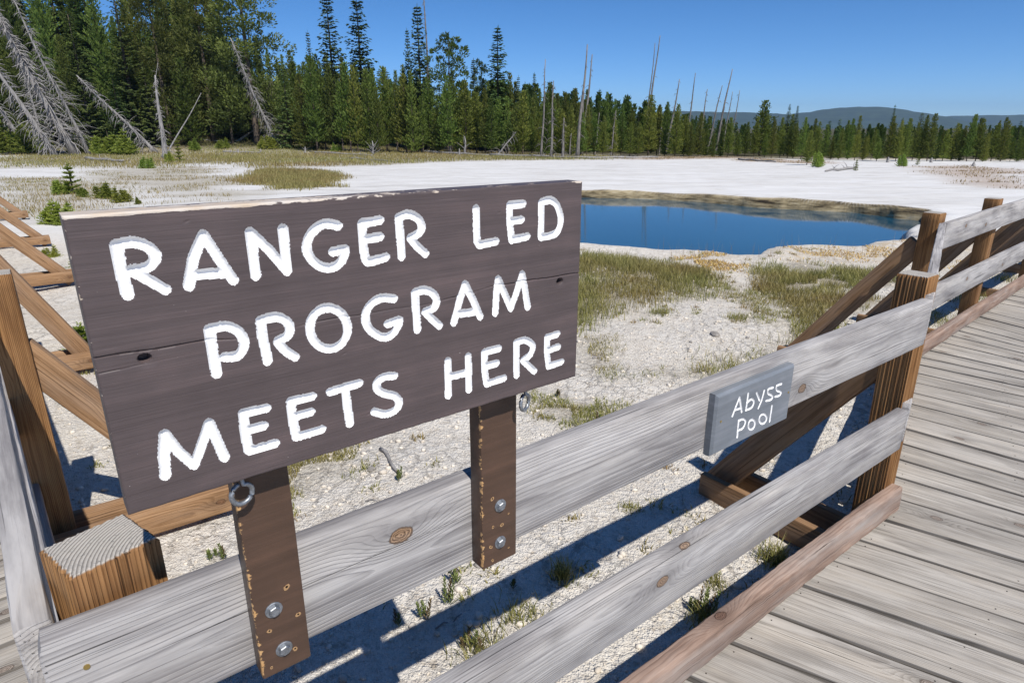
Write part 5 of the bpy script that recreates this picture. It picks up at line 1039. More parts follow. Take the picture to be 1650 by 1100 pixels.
# ------------------------------------------------------------------ foliage
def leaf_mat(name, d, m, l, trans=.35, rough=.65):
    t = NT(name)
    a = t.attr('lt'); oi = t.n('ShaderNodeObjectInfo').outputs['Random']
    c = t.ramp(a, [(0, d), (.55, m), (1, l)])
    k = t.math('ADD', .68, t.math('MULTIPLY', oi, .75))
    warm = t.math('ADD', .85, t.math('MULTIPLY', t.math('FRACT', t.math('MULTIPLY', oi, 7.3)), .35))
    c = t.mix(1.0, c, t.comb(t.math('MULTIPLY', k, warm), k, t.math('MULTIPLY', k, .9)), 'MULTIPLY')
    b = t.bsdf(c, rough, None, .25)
    tr = t.n('ShaderNodeBsdfTranslucent'); t.put(tr.inputs['Color'], t.mix(1.0, c, (1.25, 1.3, .7), 'MULTIPLY'))
    mx = t.n('ShaderNodeMixShader'); mx.inputs[0].default_value = trans
    t.t.links.new(b.outputs[0], mx.inputs[1]); t.t.links.new(tr.outputs[0], mx.inputs[2]); t.t.links.new(mx.outputs[0], t.out.inputs['Surface'])
    return t.m
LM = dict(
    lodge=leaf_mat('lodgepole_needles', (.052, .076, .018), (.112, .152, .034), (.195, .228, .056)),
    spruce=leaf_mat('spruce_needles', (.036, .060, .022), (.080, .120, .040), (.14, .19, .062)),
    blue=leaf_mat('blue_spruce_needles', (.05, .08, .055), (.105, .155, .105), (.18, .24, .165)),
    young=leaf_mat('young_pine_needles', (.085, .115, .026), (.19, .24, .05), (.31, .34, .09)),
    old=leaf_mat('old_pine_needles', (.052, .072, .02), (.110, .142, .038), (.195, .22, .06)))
def bark_mat(name, a, b_):
    t = NT(name); g = t.n('ShaderNodeTexCoord').outputs['Object']
    n_ = t.noise(t.vmath('MULTIPLY', g, (9, 9, 2.2)), 1.0, 5, .65)
    t.bsdf(t.ramp(n_, [(.32, a), (.66, b_)]), .9, t.bump(n_, .8, .03), .15); return t.m
BARK = bark_mat('conifer_bark', (.055, .042, .032), (.15, .12, .095))
DEADW = bark_mat('silver_deadwood', (.15, .14, .135), (.36, .345, .335))
SNAGW = bark_mat('dark_snag_wood', (.095, .085, .078), (.27, .25, .23))

class Cards:
    """kite shaped sprays of needles"""
    def __init__(s): s.V = []; s.lt = []
    def add(s, p, d, side, l, w, lt, sag=0.0):
        p = np.asarray(p); tip = p + d * l; tip[2] -= sag * l
        mid = p + d * (l * .45); mid[2] += .03 * l
        s.V += [p, mid + side * w, tip, mid - side * w]; s.lt += [lt] * 4
    def mesh(s, name, mat):
        n = len(s.V) // 4
        F = np.arange(n * 4).reshape(n, 4)
        return np_mesh(name, np.array(s.V), F, mat, attrs=dict(lt=np.array(s.lt)))
def trunk_mesh(h, r, rng, bend=.0, z0=-.4):
    mb = MB(); pts = []; rr = []
    a, b = rng.uniform(-bend, bend), rng.uniform(-bend, bend)
    for i in range(9):
        f = i / 8
        pts.append((a * math.sin(f * 3), b * math.sin(f * 2.6), z0 + (h - z0) * f)); rr.append(r * (1 - f) ** .8 + .012 + (.35 * r if i == 0 else 0))
    tube(mb, pts, rr, 7)
    V = np.concatenate(mb.V)
    return np_mesh('trunk', V, mb.F, BARK, smooth=True)
def conifer(kind, seed, fine=1.0):
    """unit tree 10 m high; returns trunk mesh, crown mesh"""
    rng = random.Random(seed); C_ = Cards(); H = 10.0
    def rv(): return rng.uniform(-1, 1)
    mat = LM['lodge']
    if kind == 'lodge':
        z = rng.uniform(.2, .9); base = rng.uniform(1.3, 2.4); z = rng.choice([.3, .5, 1.0, 1.9]); ph1 = rng.uniform(0, 6)
        while z < H * .985:
            f = z / H
            Lb = base * (1 - f) ** .62 * (.75 + .25 * min(1, f * 6)) * (1 + .20 * math.sin(z * 2.1 + ph1) + .12 * math.sin(z * 5.3 + ph1)) + .10
            nb = 7 if f < .8 else 5
            a0 = rng.uniform(0, 6)
            for k in range(nb):
                a = a0 + k * 2 * math.pi / nb + rv() * .35; L = Lb * rng.uniform(.55, 1.2)
                up = .18 + .75 * f + rv() * .15
                d = unit([math.cos(a), math.sin(a), up]); sd = np.array([-math.sin(a), math.cos(a), 0])
                bl = rng.uniform(.1, .9)
                steps = max(2, int(L / .26 * fine))
                for q in range(steps):
                    t = (q + rng.uniform(.5, 1)) / steps
                    p = np.array([0, 0, z]) + d * L * t
                    for e in range(3):
                        dd = unit(d * .5 + sd * rv() * 1.1 + np.array([0, 0, .75 + .3 * rv()]))
                        s2 = unit(np.cross(dd, [rv(), rv(), rv()]) + 1e-6)
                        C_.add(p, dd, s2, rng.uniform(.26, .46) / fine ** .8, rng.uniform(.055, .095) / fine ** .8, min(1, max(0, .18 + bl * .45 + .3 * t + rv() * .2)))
            z += rng.uniform(.20, .34) / fine ** .7
        for q in range(5): C_.add((0, 0, H - .5 + q * .1), unit([rv() * .25, rv() * .25, 1]), np.array([1., 0, 0]), .4, .06, .8)
        return trunk_mesh(H * .97, .11, rng, .05), C_.mesh('crown', mat)
    if kind in ('spruce', 'spire', 'fir', 'blue'):
        mat = LM['blue'] if kind == 'blue' else LM['spruce']
        base = dict(spruce=1.75, spire=1.35, fir=1.9, blue=2.5)[kind]; z = .3 if kind != 'spire' else .9
        while z < H * .99:
            f = z / H
            prof = (1 - f) ** (.85 if kind != 'spire' else .70)
            Lb = base * prof * (1.0 + (.12 if kind == 'spire' else .22) * math.sin(z * 5.1 + seed)) + .07
            nb = 7 if f < .7 else 5
            if kind == 'spire': nb = rng.choice([6, 7, 8])
            a0 = rng.uniform(0, 6)
            for k in range(nb):
                if rng.random() < .10: continue
                a = a0 + k * 2 * math.pi / nb + rv() * .3; L = Lb * rng.uniform(.6, 1.18)
                droop = -.42 + .55 * f + rv() * .12
                d = unit([math.cos(a), math.sin(a), droop]); sd = np.array([-math.sin(a), math.cos(a), 0])
                bl = rng.uniform(0, 1)
                steps = max(2, int(L / .24 * fine))
                for q in range(steps):
                    t = (q + rng.uniform(.4, 1)) / steps
                    p = np.array([0, 0, z]) + d * L * t + np.array([0, 0, .30 * L * t * t])
                    for e in (-1, 1, 0):
                        dd = unit(d * rng.uniform(.6, 1.1) + sd * e * rng.uniform(.5, 1.1) + np.array([0, 0, rv() * .25 - .05]))
                        s2 = unit(np.cross(dd, np.array([rv() * .35, rv() * .35, 1.0])))
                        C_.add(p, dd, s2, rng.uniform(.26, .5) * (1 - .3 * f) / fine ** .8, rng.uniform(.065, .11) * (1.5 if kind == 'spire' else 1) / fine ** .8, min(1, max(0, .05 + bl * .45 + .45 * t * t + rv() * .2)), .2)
            z += rng.uniform(.16, .30) / fine ** .7 * (1 if f < .75 else 1.25)
        for q in range(4): C_.add((0, 0, H - .45 + q * .12), unit([rv() * .2, rv() * .2, 1]), np.array([1., 0, 0]), .35, .045, .6)
        return trunk_mesh(H * .985, .15 if kind != 'spire' else .12, rng, .04), C_.mesh('crown', mat)
    if kind in ('old', 'round'):
        # limbs carrying separate clumps
        mat = LM['old']; mb = None
        z = .9 if kind == 'old' else 4.3
        n = 95 if kind == 'old' else 40
        for i in range(n):
            f = i / (n - 1); zz = z + (H - z - .25) * f
            a = i * 2.4 + rv() * .5
            wdt = (2.2 * (1 - f) ** .6 + .3) if kind == 'old' else (.4 + 1.5 * math.sin(math.pi * min(1, .16 + .80 * f)) ** .8)
            L = wdt * rng.uniform(.45, 1.08)
            d = unit([math.cos(a), math.sin(a), rng.uniform(-.15, .45)])
            cc = np.array([0, 0, zz]) + d * L
            R_ = rng.uniform(.40, .70) * (1 if kind == 'old' else .72) * (1.1 - .4 * f)
            bl = rng.uniform(0, 1)
            for j in range(int(190 if kind == 'old' else 90)):
                v = np.array([rv(), rv(), rv() * .62]); 
                if v @ v > 1: continue
                dd = unit(v + np.array([0, 0, .45]) + d * .4); s2 = unit(np.cross(dd, [rv(), rv(), rv()]))
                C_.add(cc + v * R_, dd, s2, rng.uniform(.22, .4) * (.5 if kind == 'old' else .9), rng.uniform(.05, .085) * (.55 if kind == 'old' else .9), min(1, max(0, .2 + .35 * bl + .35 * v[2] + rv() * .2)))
            for q in range(5):
                p = cc - d * L * q / 5
                for e in range(3):
                    dd = unit([rv(), rv(), rv() + .4]); C_.add(p, dd, unit(np.cross(dd, [rv(), rv(), 1])), .3, .04, .25)
        return trunk_mesh(H * .95, .17 if kind == 'old' else .13, rng, .12), C_.mesh('crown', mat)
    if kind in ('sap', 'bush'):
        mat = LM['young']
        # young pine, ten units high all the same
        w = 2.2 if kind == 'sap' else 5.0
        nst = 1 if kind == 'sap' else 7
        for sidx in range(nst):
            ox, oy = (0, 0) if nst == 1 else (rv() * w * .55, rv() * w * .55)
            hh = H if nst == 1 else H * rng.uniform(.5, 1.0)
            for lv in range(6):
                zz = hh * (.06 + .15 * lv)
                for k in range(5):
                    a = k * 1.257 + lv + rv() * .4; L = w * (1 - lv / 6.5) * rng.uniform(.6, 1.1) * (1 if nst == 1 else .6)
                    d = unit([math.cos(a), math.sin(a), .55 + .12 * lv])
                    for q in range(7):
                        t = (q + 1) / 7
                        p = np.array([ox, oy, zz]) + d * L * t
                        for e in range(5):
                            dd = unit(d * .6 + np.array([rv(), rv(), .4 + rv() * .6]))
                            C_.add(p, dd, unit(np.cross(dd, [rv(), rv(), rv()])), rng.uniform(.55, 1.0), rng.uniform(.06, .12), min(1, max(0, .35 + .4 * t + rv() * .25)))
            for q in range(24):
                p = np.array([ox, oy, hh * (.6 + .4 * q / 24)]); dd = unit([rv() * .8, rv() * .8, 1]); C_.add(p, dd, unit(np.cross(dd, [rv(), rv(), .1])), .9, .12, .7)
        return trunk_mesh(H * .9, .22, rng, .1, -.6), C_.mesh('crown', mat)
PROTO = {}
for kd, cnt in (('lodge', 10), ('spruce', 3), ('spire', 4), ('fir', 2), ('blue', 1), ('old', 3), ('round', 2), ('sap', 2), ('bush', 3)):
    PROTO[kd] = [conifer(kd, 100 + 17 * i + len(kd), 1.3 if kd == 'spire' else 1.0) for i in range(cnt)]
FINE = {k: [conifer(k, 900 + 13 * i + len(k), 2.0) for i in range(2)] for k in ('lodge', 'spruce', 'fir')}
WORDS = dict(lodge='olive green lodgepole pine', spruce='dark green spruce', spire='dark narrow spire-topped spruce', fir='bushy blue-green fir', blue='small pale blue spruce', old='tall shaggy old pine',
             round='pine with rounded crown on bare trunk', sap='single-stemmed pine sapling', bush='low bushy young pine')
LANDM = [(-30.5, 'the pale blue spruce'), (-15.3, 'the twin tall spires'), (-5.2, 'the round-topped pine'), (-1.2, 'the lone dark spire'), (6.4, 'the paired tall snags'), (12.6, 'the tallest thin snag'), (17.5, 'the leaning bare snags'), (20.5, 'the wide tree above the small bushes'), (29.6, 'the spire before the hill')]
rt = random.Random(77)
used = {}
rowcount = {}
ORD = ['first', 'second', 'third', 'fourth', 'fifth', 'sixth', 'seventh', 'eighth', 'ninth', 'tenth', 'eleventh', 'twelfth', 'thirteenth', 'fourteenth', 'fifteenth', 'sixteenth', 'seventeenth', 'eighteenth', 'nineteenth', 'twentieth'] + ['%d%s' % (k, {1: 'st', 2: 'nd', 3: 'rd'}.get(k % 10, 'th')) for k in range(21, 60)]
treelist = []
for i, (x, y, h, kd, ws, row) in enumerate(TREES):
    az = math.degrees(math.atan2(x, y)); treelist.append((az, i, x, y, h, kd, ws, row))
rank = {}
for row in ('front', 'second', 'third'):
    for side in (-1, 1):
        for li, (la, ln) in enumerate(LANDM):
            sel = [t for t in treelist if t[7] == row and min(range(len(LANDM)), key=lambda q: abs(LANDM[q][0] - t[0])) == li and (t[0] < la) == (side < 0)]
            sel.sort(key=lambda t: abs(t[0] - la))
            for k, t in enumerate(sel):
                rank[t[1]] = (ORD[min(k, 19)] if k < 20 else 'far %dth' % (k + 1), 'left' if side < 0 else 'right', ln)
ROWW = dict(front='front row', second='second row', third='rear row')
SPL = {}
def nm(kd): return dict(lodge='pine_tree', spruce='spruce_tree', spire='spruce_tree', fir='fir_tree', blue='spruce_tree', old='pine_tree', round='pine_tree', sap='pine_sapling', bush='young_pine')[kd]
cat_of = dict(sap='sapling', bush='sapling')
ordered = sorted(treelist)
cntr = {}
for az, i, x, y, h, kd, ws, row in ordered:
    PR = FINE if (kd in FINE and h > 11 and row == 'left') else PROTO
    tm, cm = PR[kd][rt.randrange(len(PR[kd]))]
    z = gpt(x, y) if y < 60 else float(gbase(x, y))
    short = dict(lodge='olive pine', spruce='dark spruce', spire='dark spire spruce', round='round pine')
    if row in ROWW:
        o_, side, ln = rank[i]
        lab = f'{short[kd]}, {ROWW[row]}, {o_} {side} of {ln}'
        grp = 'conifers of the treeline'
    else:
        key = (kd, row); cntr[key] = cntr.get(key, 0) + 1
        n_tot = sum(1 for t in treelist if (t[5], t[7]) == key)
        place = dict(special='standing above the treeline', left='in the dark stand behind the leaning snags', sapling='on the pale open ground')[row]
        pos_ = '' if n_tot == 1 else f', {ORD[cntr[key] - 1]} of {n_tot} from the left'
        lab = f'{WORDS[kd] if row != "left" else dict(lodge="big olive pine", spruce="big dark spruce", fir="bushy blue-green fir", blue="pale blue small spruce", old="shaggy old pine")[kd]} {place}{pos_}'
        if len(lab.replace("-", "").split()) > 16: lab = f'{WORDS[kd]} {dict(special="above the treeline", left="in the dark stand", sapling="on open ground")[row]}{pos_}'
        grp = dict(special='taller conifers above the treeline', left='conifers of the dark stand', sapling='young pines on the open ground')[row]
    e = empty(nm(kd), (x, y, z - .05), lab, cat_of.get(kd, 'tree'), grp)
    k = h / 10.0
    e.scale = (k * ws, k * ws, k); e.rotation_euler = (0, 0, rt.uniform(0, 6.28))
    if kd in ('lodge', 'spruce', 'spire', 'fir', 'old') and row != 'sapling':      # a tall thin tree keeps believable girth
        lim = (.5 + .055 * h) / (k * (1.35 if kd != 'old' else 1.5)) if kd in ('lodge',) else None
        if lim: kk = min(k * ws, max(k * .62, lim * k * ws)); e.scale = (kk, kk, k)
    link('trunk', tm, e); link('crown', cm, e)

# far wooded slope and the depth of the wood: trees past counting, each one mass
fr = random.Random(3)
LOWP = []
for q in range(4):
    m_ = conifer('lodge', 700 + q, .55)[1]
    co = np.zeros(len(m_.vertices) * 3, np.float32); m_.vertices.foreach_get('co', co)
    lt = np.zeros(len(m_.vertices), np.float32); m_.attributes['lt'].data.foreach_get('value', lt)
    LOWP.append((co.reshape(-1, 3), lt))
def wood_mass(spots, label):
    V = []; L = []
    for x, y, h, k, b in spots:
        co, lt = LOWP[k]; a = (x * 7.3) % 6.28; c_, s_ = math.cos(a), math.sin(a); q = h / 10; w = q * (.75 + .5 * ((x * 3.7) % 1))
        z0 = float(gbase(x, y)) - .1
        V.append(np.stack([x + (co[:, 0] * c_ - co[:, 1] * s_) * w, y + (co[:, 0] * s_ + co[:, 1] * c_) * w, z0 + co[:, 2] * q], 1)); L.append(np.clip(lt * .8 + b, 0, 1))
    V = np.concatenate(V); n = len(V) // 4
    me = np_mesh('forest', V, np.arange(n * 4).reshape(n, 4), LM['lodge'], attrs=dict(lt=np.concatenate(L)))
    return tag(link('forest', me), label, 'forest', None, 'stuff')
sp = []
while len(sp) < 420:
    x, y = fr.uniform(-150, 22), fr.uniform(104, 172)
    if x > -5 and y < 120 : continue
    sp.append((x, y, fr.uniform(4.5, 8.0), fr.randrange(4), fr.uniform(-.1, .15)))
while len(sp) < 520: sp.append((fr.uniform(-150, -76), fr.uniform(80, 106), fr.uniform(7, 14), fr.randrange(4), fr.uniform(-.1, .15)))
wood_mass(sp, 'young pines covering the slope far behind the dark stand')
sp = []
while len(sp) < 330:
    az = fr.uniform(-2, 43); Dd = fr.uniform(84, 118); x = Dd * math.sin(R(az)); y = Dd * math.cos(R(az))
    sp.append((x, y, float(np.interp(az, [0, 6, 12, 17, 20, 43], [9, 7.5, 5.8, 4.1, 3.3, 3.2])) * fr.uniform(.72, 1.02), fr.randrange(4), fr.uniform(-.15, .1)))
wood_mass(sp, 'mass of pine tops seen between the trunks of the treeline')

# ------------------------------------------------------------------ dead trees
def curl(mb, p, d, L, r, rng, sag, n=5, seg=4):
    pts = [np.array(p)]; dd = np.array(d)
    for i in range(n):
        dd = unit(dd + np.array([rng.uniform(-.25, .25), rng.uniform(-.25, .25), -sag + rng.uniform(-.15, .15)]))
        pts.append(pts[-1] + dd * L / n)
    tube(mb, pts, [r * (1 - .8 * i / n) for i in range(n + 1)], seg)
dl = {'lean': 0, 'stand': 0, 'log': 0}
dsort = sorted(range(len(DEAD)), key=lambda i: math.atan2(DEAD[i][0], DEAD[i][1]))
for rk, i in enumerate(dsort):
    x, y, x2, y2, zt, r, tw, kd = DEAD[i]
    rng = random.Random(400 + i)
    z = gpt(x, y) if y < 60 else float(gbase(x, y)); base = np.array([x, y, z - .15]); top = np.array([x2, y2, zt]); L = np.linalg.norm(top - base)
    mb = MB(); pts = []; rr = []
    for q in range(11):
        f = q / 10; p = base + (top - base) * f
        p = p + np.array([math.sin(f * 5 + i), math.cos(f * 4 + i), 0]) * .012 * L * (f * (1 - f) * 3)
        pts.append(p); rr.append(r * (.72 if kd == 'lean' else .8) * (1 - .80 * f) * (1 + (.5 if q == 0 else 0)) + .012)
    dark = kd == 'stand' and x > -12
    mat = SNAGW if dark else DEADW
    dl[kd] += 1
    adj = 'dark weathered' if dark else 'silver grey'
    if kd == 'stand':
        tall = (zt - z); lab = f'{"tall" if tall > 7.5 else "slim" if tall > 5 else "short"} {adj} dead snag, {ORD[dl[kd]-1]} standing snag counted from the left'
        cat = 'dead tree'; grp = 'dead standing snags'
    elif kd == 'lean':
        lab = f'{adj} leaning dead trunk with {"curled dead branches" if tw > .3 else "hardly any branches"}, {ORD[dl[kd]-1]} leaning one from the left'; cat = 'dead tree'; grp = 'leaning dead trees'
    else:
        lab = 'short bare grey pole slanting at the foot of the old pine'; cat = 'dead tree'; grp = 'leaning dead trees'
    e = empty('dead_tree', tuple(base), lab, cat, grp)
    tube(mb, pts, rr, 8); mb.build('trunk', mat, e, base, smooth=True)
    nb = int(tw * L * (17 if kd == 'lean' else 6.5))
    if nb:
        bm_ = MB(); ax = unit(top - base); kept = [] if nb <= 14 else None
        for k in range(nb):
            if kept is not None: bm_ = MB(); kept.append(bm_)
            f = rng.uniform(.08, .97); p = base + (top - base) * f
            a = rng.uniform(0, 6.28); u = unit(np.cross(ax, [.3, .2, .9])); v = np.cross(ax, u)
            d = unit(math.cos(a) * u + math.sin(a) * v + ax * rng.uniform(-.1, .3))
            Lb = (rng.uniform(.35, 1.0) * (1.15 - f) * (2.6 if kd == 'lean' else 1.0) + .15) * (1 if L > 3 else .6)
            curl(bm_, p, d, Lb, max(.028, r * .15), rng, rng.uniform(.1, .5) if kd == 'lean' else .24)
            if rng.random() < .5: curl(bm_, p + d * Lb * .4, unit(d + [rng.uniform(-1, 1), rng.uniform(-1, 1), -.3]), Lb * .5, .018, rng, .3, 4, 3)
        if kept is not None:
            for b_ in kept: b_.build('branch', mat, e, base, smooth=True)
        else: bm_.build('branches', mat, e, base, smooth=True)
for i, (a, b, r) in enumerate(LOGS):
    rng = random.Random(i + 900); mb = MB(); A = np.array([a[0], a[1], gpt(*a) + r * .8]); B = np.array([b[0], b[1], gpt(*b) + r * .8])
    pts = [A + (B - A) * q / 10 + np.array([0, 0, .03 * math.sin(q * 1.3 + i)]) for q in range(11)]
    tube(mb, pts, [r * (1.1 - .05 * q) for q in range(11)], 8)
    for q in range(5):
        p = pts[rng.randrange(1, 9)]; curl(mb, p, unit([rng.uniform(-1, 1), rng.uniform(-1, 1), 1]), rng.uniform(.2, .6), r * .3, rng, .05)
    o = mb.build('fallen_log', DEADW, None, A, smooth=True)
    rest = ['at the foot of the treeline, before the round-topped pine', 'before the treeline, below the leaning pole', 'running on toward the paired tall snags', 'lying beside the twisted root stump', 'behind the grass, under the shaggy old pine', 'before the twisted root stump', 'with small upright stubs before the dark stand', 'among the young pines beside the leaning trunks', 'at the base of the leaning grey trunks', 'before the thin bare snags', 'beside the small bushes on the terrace'][i]
    tag(o, f'bleached fallen log {rest}', 'log', 'fallen logs')
stl = ['small pale stump with side stubs before the old pine', 'small pale stump below the slanting grey pole', 'thin upright broken stump beside the blue spruce', 'pale broken stump in the strip of dry grass', 'tall white broken stump before the round-topped pine', 'twisted grey root stump with raised arms', 'short grey stump beside the tall white stump', 'pale stub under the spire before the hill', 'pale stub at the edge of the bare brown ground', 'pale stub near the end of the treeline']
for i, (a, h) in enumerate(STUMPS):
    rng = random.Random(i + 70); mb = MB(); b = np.array([a[0], a[1], gpt(*a) - .05])
    tube(mb, [b, b + [0, 0, h * .3], b + [.05 * h, 0, h * .7], b + [.02, .02, h]], [.16, .10, .08, .03], 8)
    for q in range(14 if i == 5 else 5):
        curl(mb, b + np.array([0, 0, h * rng.uniform(.05, .6)]), unit([rng.uniform(-1, 1), rng.uniform(-1, 1), rng.uniform(.1, 1.2)]), h * rng.uniform(.4, .9 if i == 5 else .6), .04, rng, -.05)
    o = mb.build('tree_stump', DEADW, None, b, smooth=True)
    tag(o, stl[i], 'stump', 'stumps before the trees')

# ------------------------------------------------------------------ grass and small plants
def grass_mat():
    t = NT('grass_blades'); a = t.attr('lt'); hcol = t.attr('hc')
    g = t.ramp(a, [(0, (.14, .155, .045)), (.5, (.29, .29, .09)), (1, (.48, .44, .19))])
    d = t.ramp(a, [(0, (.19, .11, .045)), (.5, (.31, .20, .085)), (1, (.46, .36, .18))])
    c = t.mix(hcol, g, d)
    b = t.bsdf(c, .6, None, .25)
    tr = t.n('ShaderNodeBsdfTranslucent'); t.put(tr.inputs['Color'], c)
    mx = t.n('ShaderNodeMixShader'); mx.inputs[0].default_value = .3
    t.t.links.new(b.outputs[0], mx.inputs[1]); t.t.links.new(tr.outputs[0], mx.inputs[2]); t.t.links.new(mx.outputs[0], t.out.inputs['Surface'])
    return t.m
GRM = grass_mat()
rs = np.random.RandomState(12)
def blades(x, y, z, h, w, lean=.35, hc=None):
    n = len(x); a = rs.uniform(0, 2 * np.pi, n); b = rs.uniform(0, 2 * np.pi, n)
    l = lean * rs.uniform(.2, 1, n) * h
    u = np.stack([np.cos(a), np.sin(a), np.zeros(n)], 1) * (w * rs.uniform(.6, 1.3, n))[:, None]
    d = np.stack([np.cos(b), np.sin(b), np.zeros(n)], 1)
    p = np.stack([x, y, z - .01], 1)
    m = p + d * (l * .35)[:, None] + np.stack([0 * h, 0 * h, h * .55], 1); t = p + d * l[:, None] + np.stack([0 * h, 0 * h, h * .98], 1)
    V = np.stack([p - u, p + u, m + u * .7, m - u * .7, t], 1).reshape(-1, 3)
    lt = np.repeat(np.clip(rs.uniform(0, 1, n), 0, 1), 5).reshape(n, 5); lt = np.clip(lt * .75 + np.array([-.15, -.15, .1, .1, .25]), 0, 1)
    hc = np.zeros(n) if hc is None else hc
    return V, n, lt.ravel(), np.repeat(hc, 5)
class Grass:
    def __init__(s): s.p = []
    def add(s, x, y, h, w, lean=.35, hc=None):
        x = np.asarray(x, float); y = np.asarray(y, float)
        if not len(x): return
        z, d = gz(x, y); ok = d > .12
        if hc is not None: hc = hc[ok]
        s.p.append(blades(x[ok], y[ok], z[ok], np.broadcast_to(h, x.shape)[ok] * rs.uniform(.5, 1.2, ok.sum()), w, lean, hc))
    def build(s, name):
        V = np.concatenate([q[0] for q in s.p]); lt = np.concatenate([q[2] for q in s.p]); hc = np.concatenate([q[3] for q in s.p]); n = len(V) // 5
        b = (np.arange(n) * 5)[:, None]
        F = np.concatenate([b + [0, 1, 2], b + [0, 2, 3], b + [3, 2, 4]]).astype(np.int32)
        me = np_mesh(name, V, F, GRM, attrs=dict(lt=lt, hc=hc)); return link(name, me)
def scatter(P, n, amp=.4, sc=1.0, seed=5, soft=.4):
    b = np.array(P); x = rs.uniform(b[:, 0].min() - amp, b[:, 0].max() + amp, n * 3); y = rs.uniform(b[:, 1].min() - amp, b[:, 1].max() + amp, n * 3)
    m = softmask(x, y, P, soft, amp, sc, seed); k = rs.uniform(0, 1, len(x)) < m ** 1.3
    return x[k][:n], y[k][:n]
g = Grass()
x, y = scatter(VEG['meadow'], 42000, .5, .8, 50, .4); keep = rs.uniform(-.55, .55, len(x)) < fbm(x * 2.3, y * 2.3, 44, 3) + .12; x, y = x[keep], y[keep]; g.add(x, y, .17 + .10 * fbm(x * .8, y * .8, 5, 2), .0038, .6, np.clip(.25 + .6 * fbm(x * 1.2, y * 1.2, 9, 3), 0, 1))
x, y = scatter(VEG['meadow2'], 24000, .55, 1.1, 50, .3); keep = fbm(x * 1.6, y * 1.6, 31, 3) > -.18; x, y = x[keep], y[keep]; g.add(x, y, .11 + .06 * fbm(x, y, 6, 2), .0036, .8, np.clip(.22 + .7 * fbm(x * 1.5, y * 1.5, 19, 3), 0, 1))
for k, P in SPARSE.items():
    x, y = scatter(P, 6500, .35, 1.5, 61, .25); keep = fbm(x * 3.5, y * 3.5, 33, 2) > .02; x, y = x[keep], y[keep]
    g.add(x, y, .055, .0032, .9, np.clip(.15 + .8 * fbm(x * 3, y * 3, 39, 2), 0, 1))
# low plants dotted over the gravel
cx = rs.uniform(-5, 8, 1100); cy = rs.uniform(2.2, 11, 1100); ok = fbm(cx * .7, cy * .7, 77, 3) > -.05; cx, cy = cx[ok], cy[ok]
nn = 26; xx = np.repeat(cx, nn) + rs.normal(0, .028, len(cx) * nn); yy = np.repeat(cy, nn) + rs.normal(0, .028, len(cx) * nn)
g.add(xx, yy, .045, .0042, 1.1, np.repeat(np.clip(rs.uniform(-.2, 1, len(cx)), 0, 1), nn))
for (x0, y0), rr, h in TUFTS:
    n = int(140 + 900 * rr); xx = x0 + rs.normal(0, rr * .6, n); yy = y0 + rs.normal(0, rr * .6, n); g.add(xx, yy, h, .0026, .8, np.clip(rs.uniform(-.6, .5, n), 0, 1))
# thin dry stems in front of the pool
xx = rs.uniform(2.5, 7.2, 260); yy = 10.3 + rs.normal(0, .4, 260) - .0 * xx; g.add(xx, yy, .28, .0016, .35, np.ones(260))
gn = g.build('grass'); tag(gn, 'short green and straw coloured grass patches between the fence and the pool', 'grass', None, 'stuff')
g2 = Grass()
x, y = scatter(VEG['red'], 16000, 1.2, .35, 50, .8); g2.add(x, y, .22, .012, .5, np.clip(.5 + .5 * fbm(x * .5, y * .5, 9, 3), 0, 1))
x, y = scatter(VEG['strip'], 30000, 5.0, .10, 50, 2.0); g2.add(x, y, .28, .022, .5, np.clip(.35 + .6 * fbm(x * .15, y * .15, 9, 3), 0, 1))
x, y = scatter(VEG['nearl'], 12000, 2.0, .4, 50, 1.2); g2.add(x, y, .12, .008, .6, np.clip(.45 + .5 * fbm(x * .5, y * .5, 11, 3), 0, 1))
x, y = scatter(VEG['midl'], 13000, 2.6, .35, 50, 1.2); keep = fbm(x * .7, y * .7, 16, 3) > -.02; x, y = x[keep], y[keep]; g2.add(x, y, .13, .008, .7, np.clip(.62 + .5 * fbm(x * .5, y * .5, 15, 3), 0, 1))
x, y = scatter(VEG['back'], 16000, 4, .12, 50, 3); g2.add(x, y, .26, .02, .5, np.clip(.4 + .5 * fbm(x * .2, y * .2, 12, 3), 0, 1))
for k, P in BROWN.items():
    x, y = scatter(P, 3500, 2, .3, 80, 1.5); keep = fbm(x * .8, y * .8, 3, 3) > .05; g2.add(x[keep], y[keep], .12, .016, .6, np.full(keep.sum(), .85))
go = g2.build('grass'); tag(go, 'dry olive and rust coloured meadow grass below the trees', 'grass', None, 'stuff')
# flowers: low ochre cover along the pool lip
def flower_mat():
    t = NT('ochre_flowers'); a = t.attr('lt')
    t.bsdf(t.ramp(a, [(0, (.30, .18, .08)), (.4, (.50, .33, .12)), (.75, (.62, .46, .15)), (1, (.60, .53, .36))]), .7, None, .15); return t.m
g3 = Grass()
for k, P in ORANGE.items():
    x, y = scatter(P, 4200, .5, .9, 70, .4); keep = fbm(x * 2.2, y * 2.2, 13, 3) > .02; g3.add(x[keep], y[keep], .045, .008, 1.2)
fo = g3.build('flower_cover'); fo.data.materials.clear(); fo.data.materials.append(flower_mat())
tag(fo, 'low ochre flowering ground cover along the white pool lip', 'ground cover', None, 'stuff')

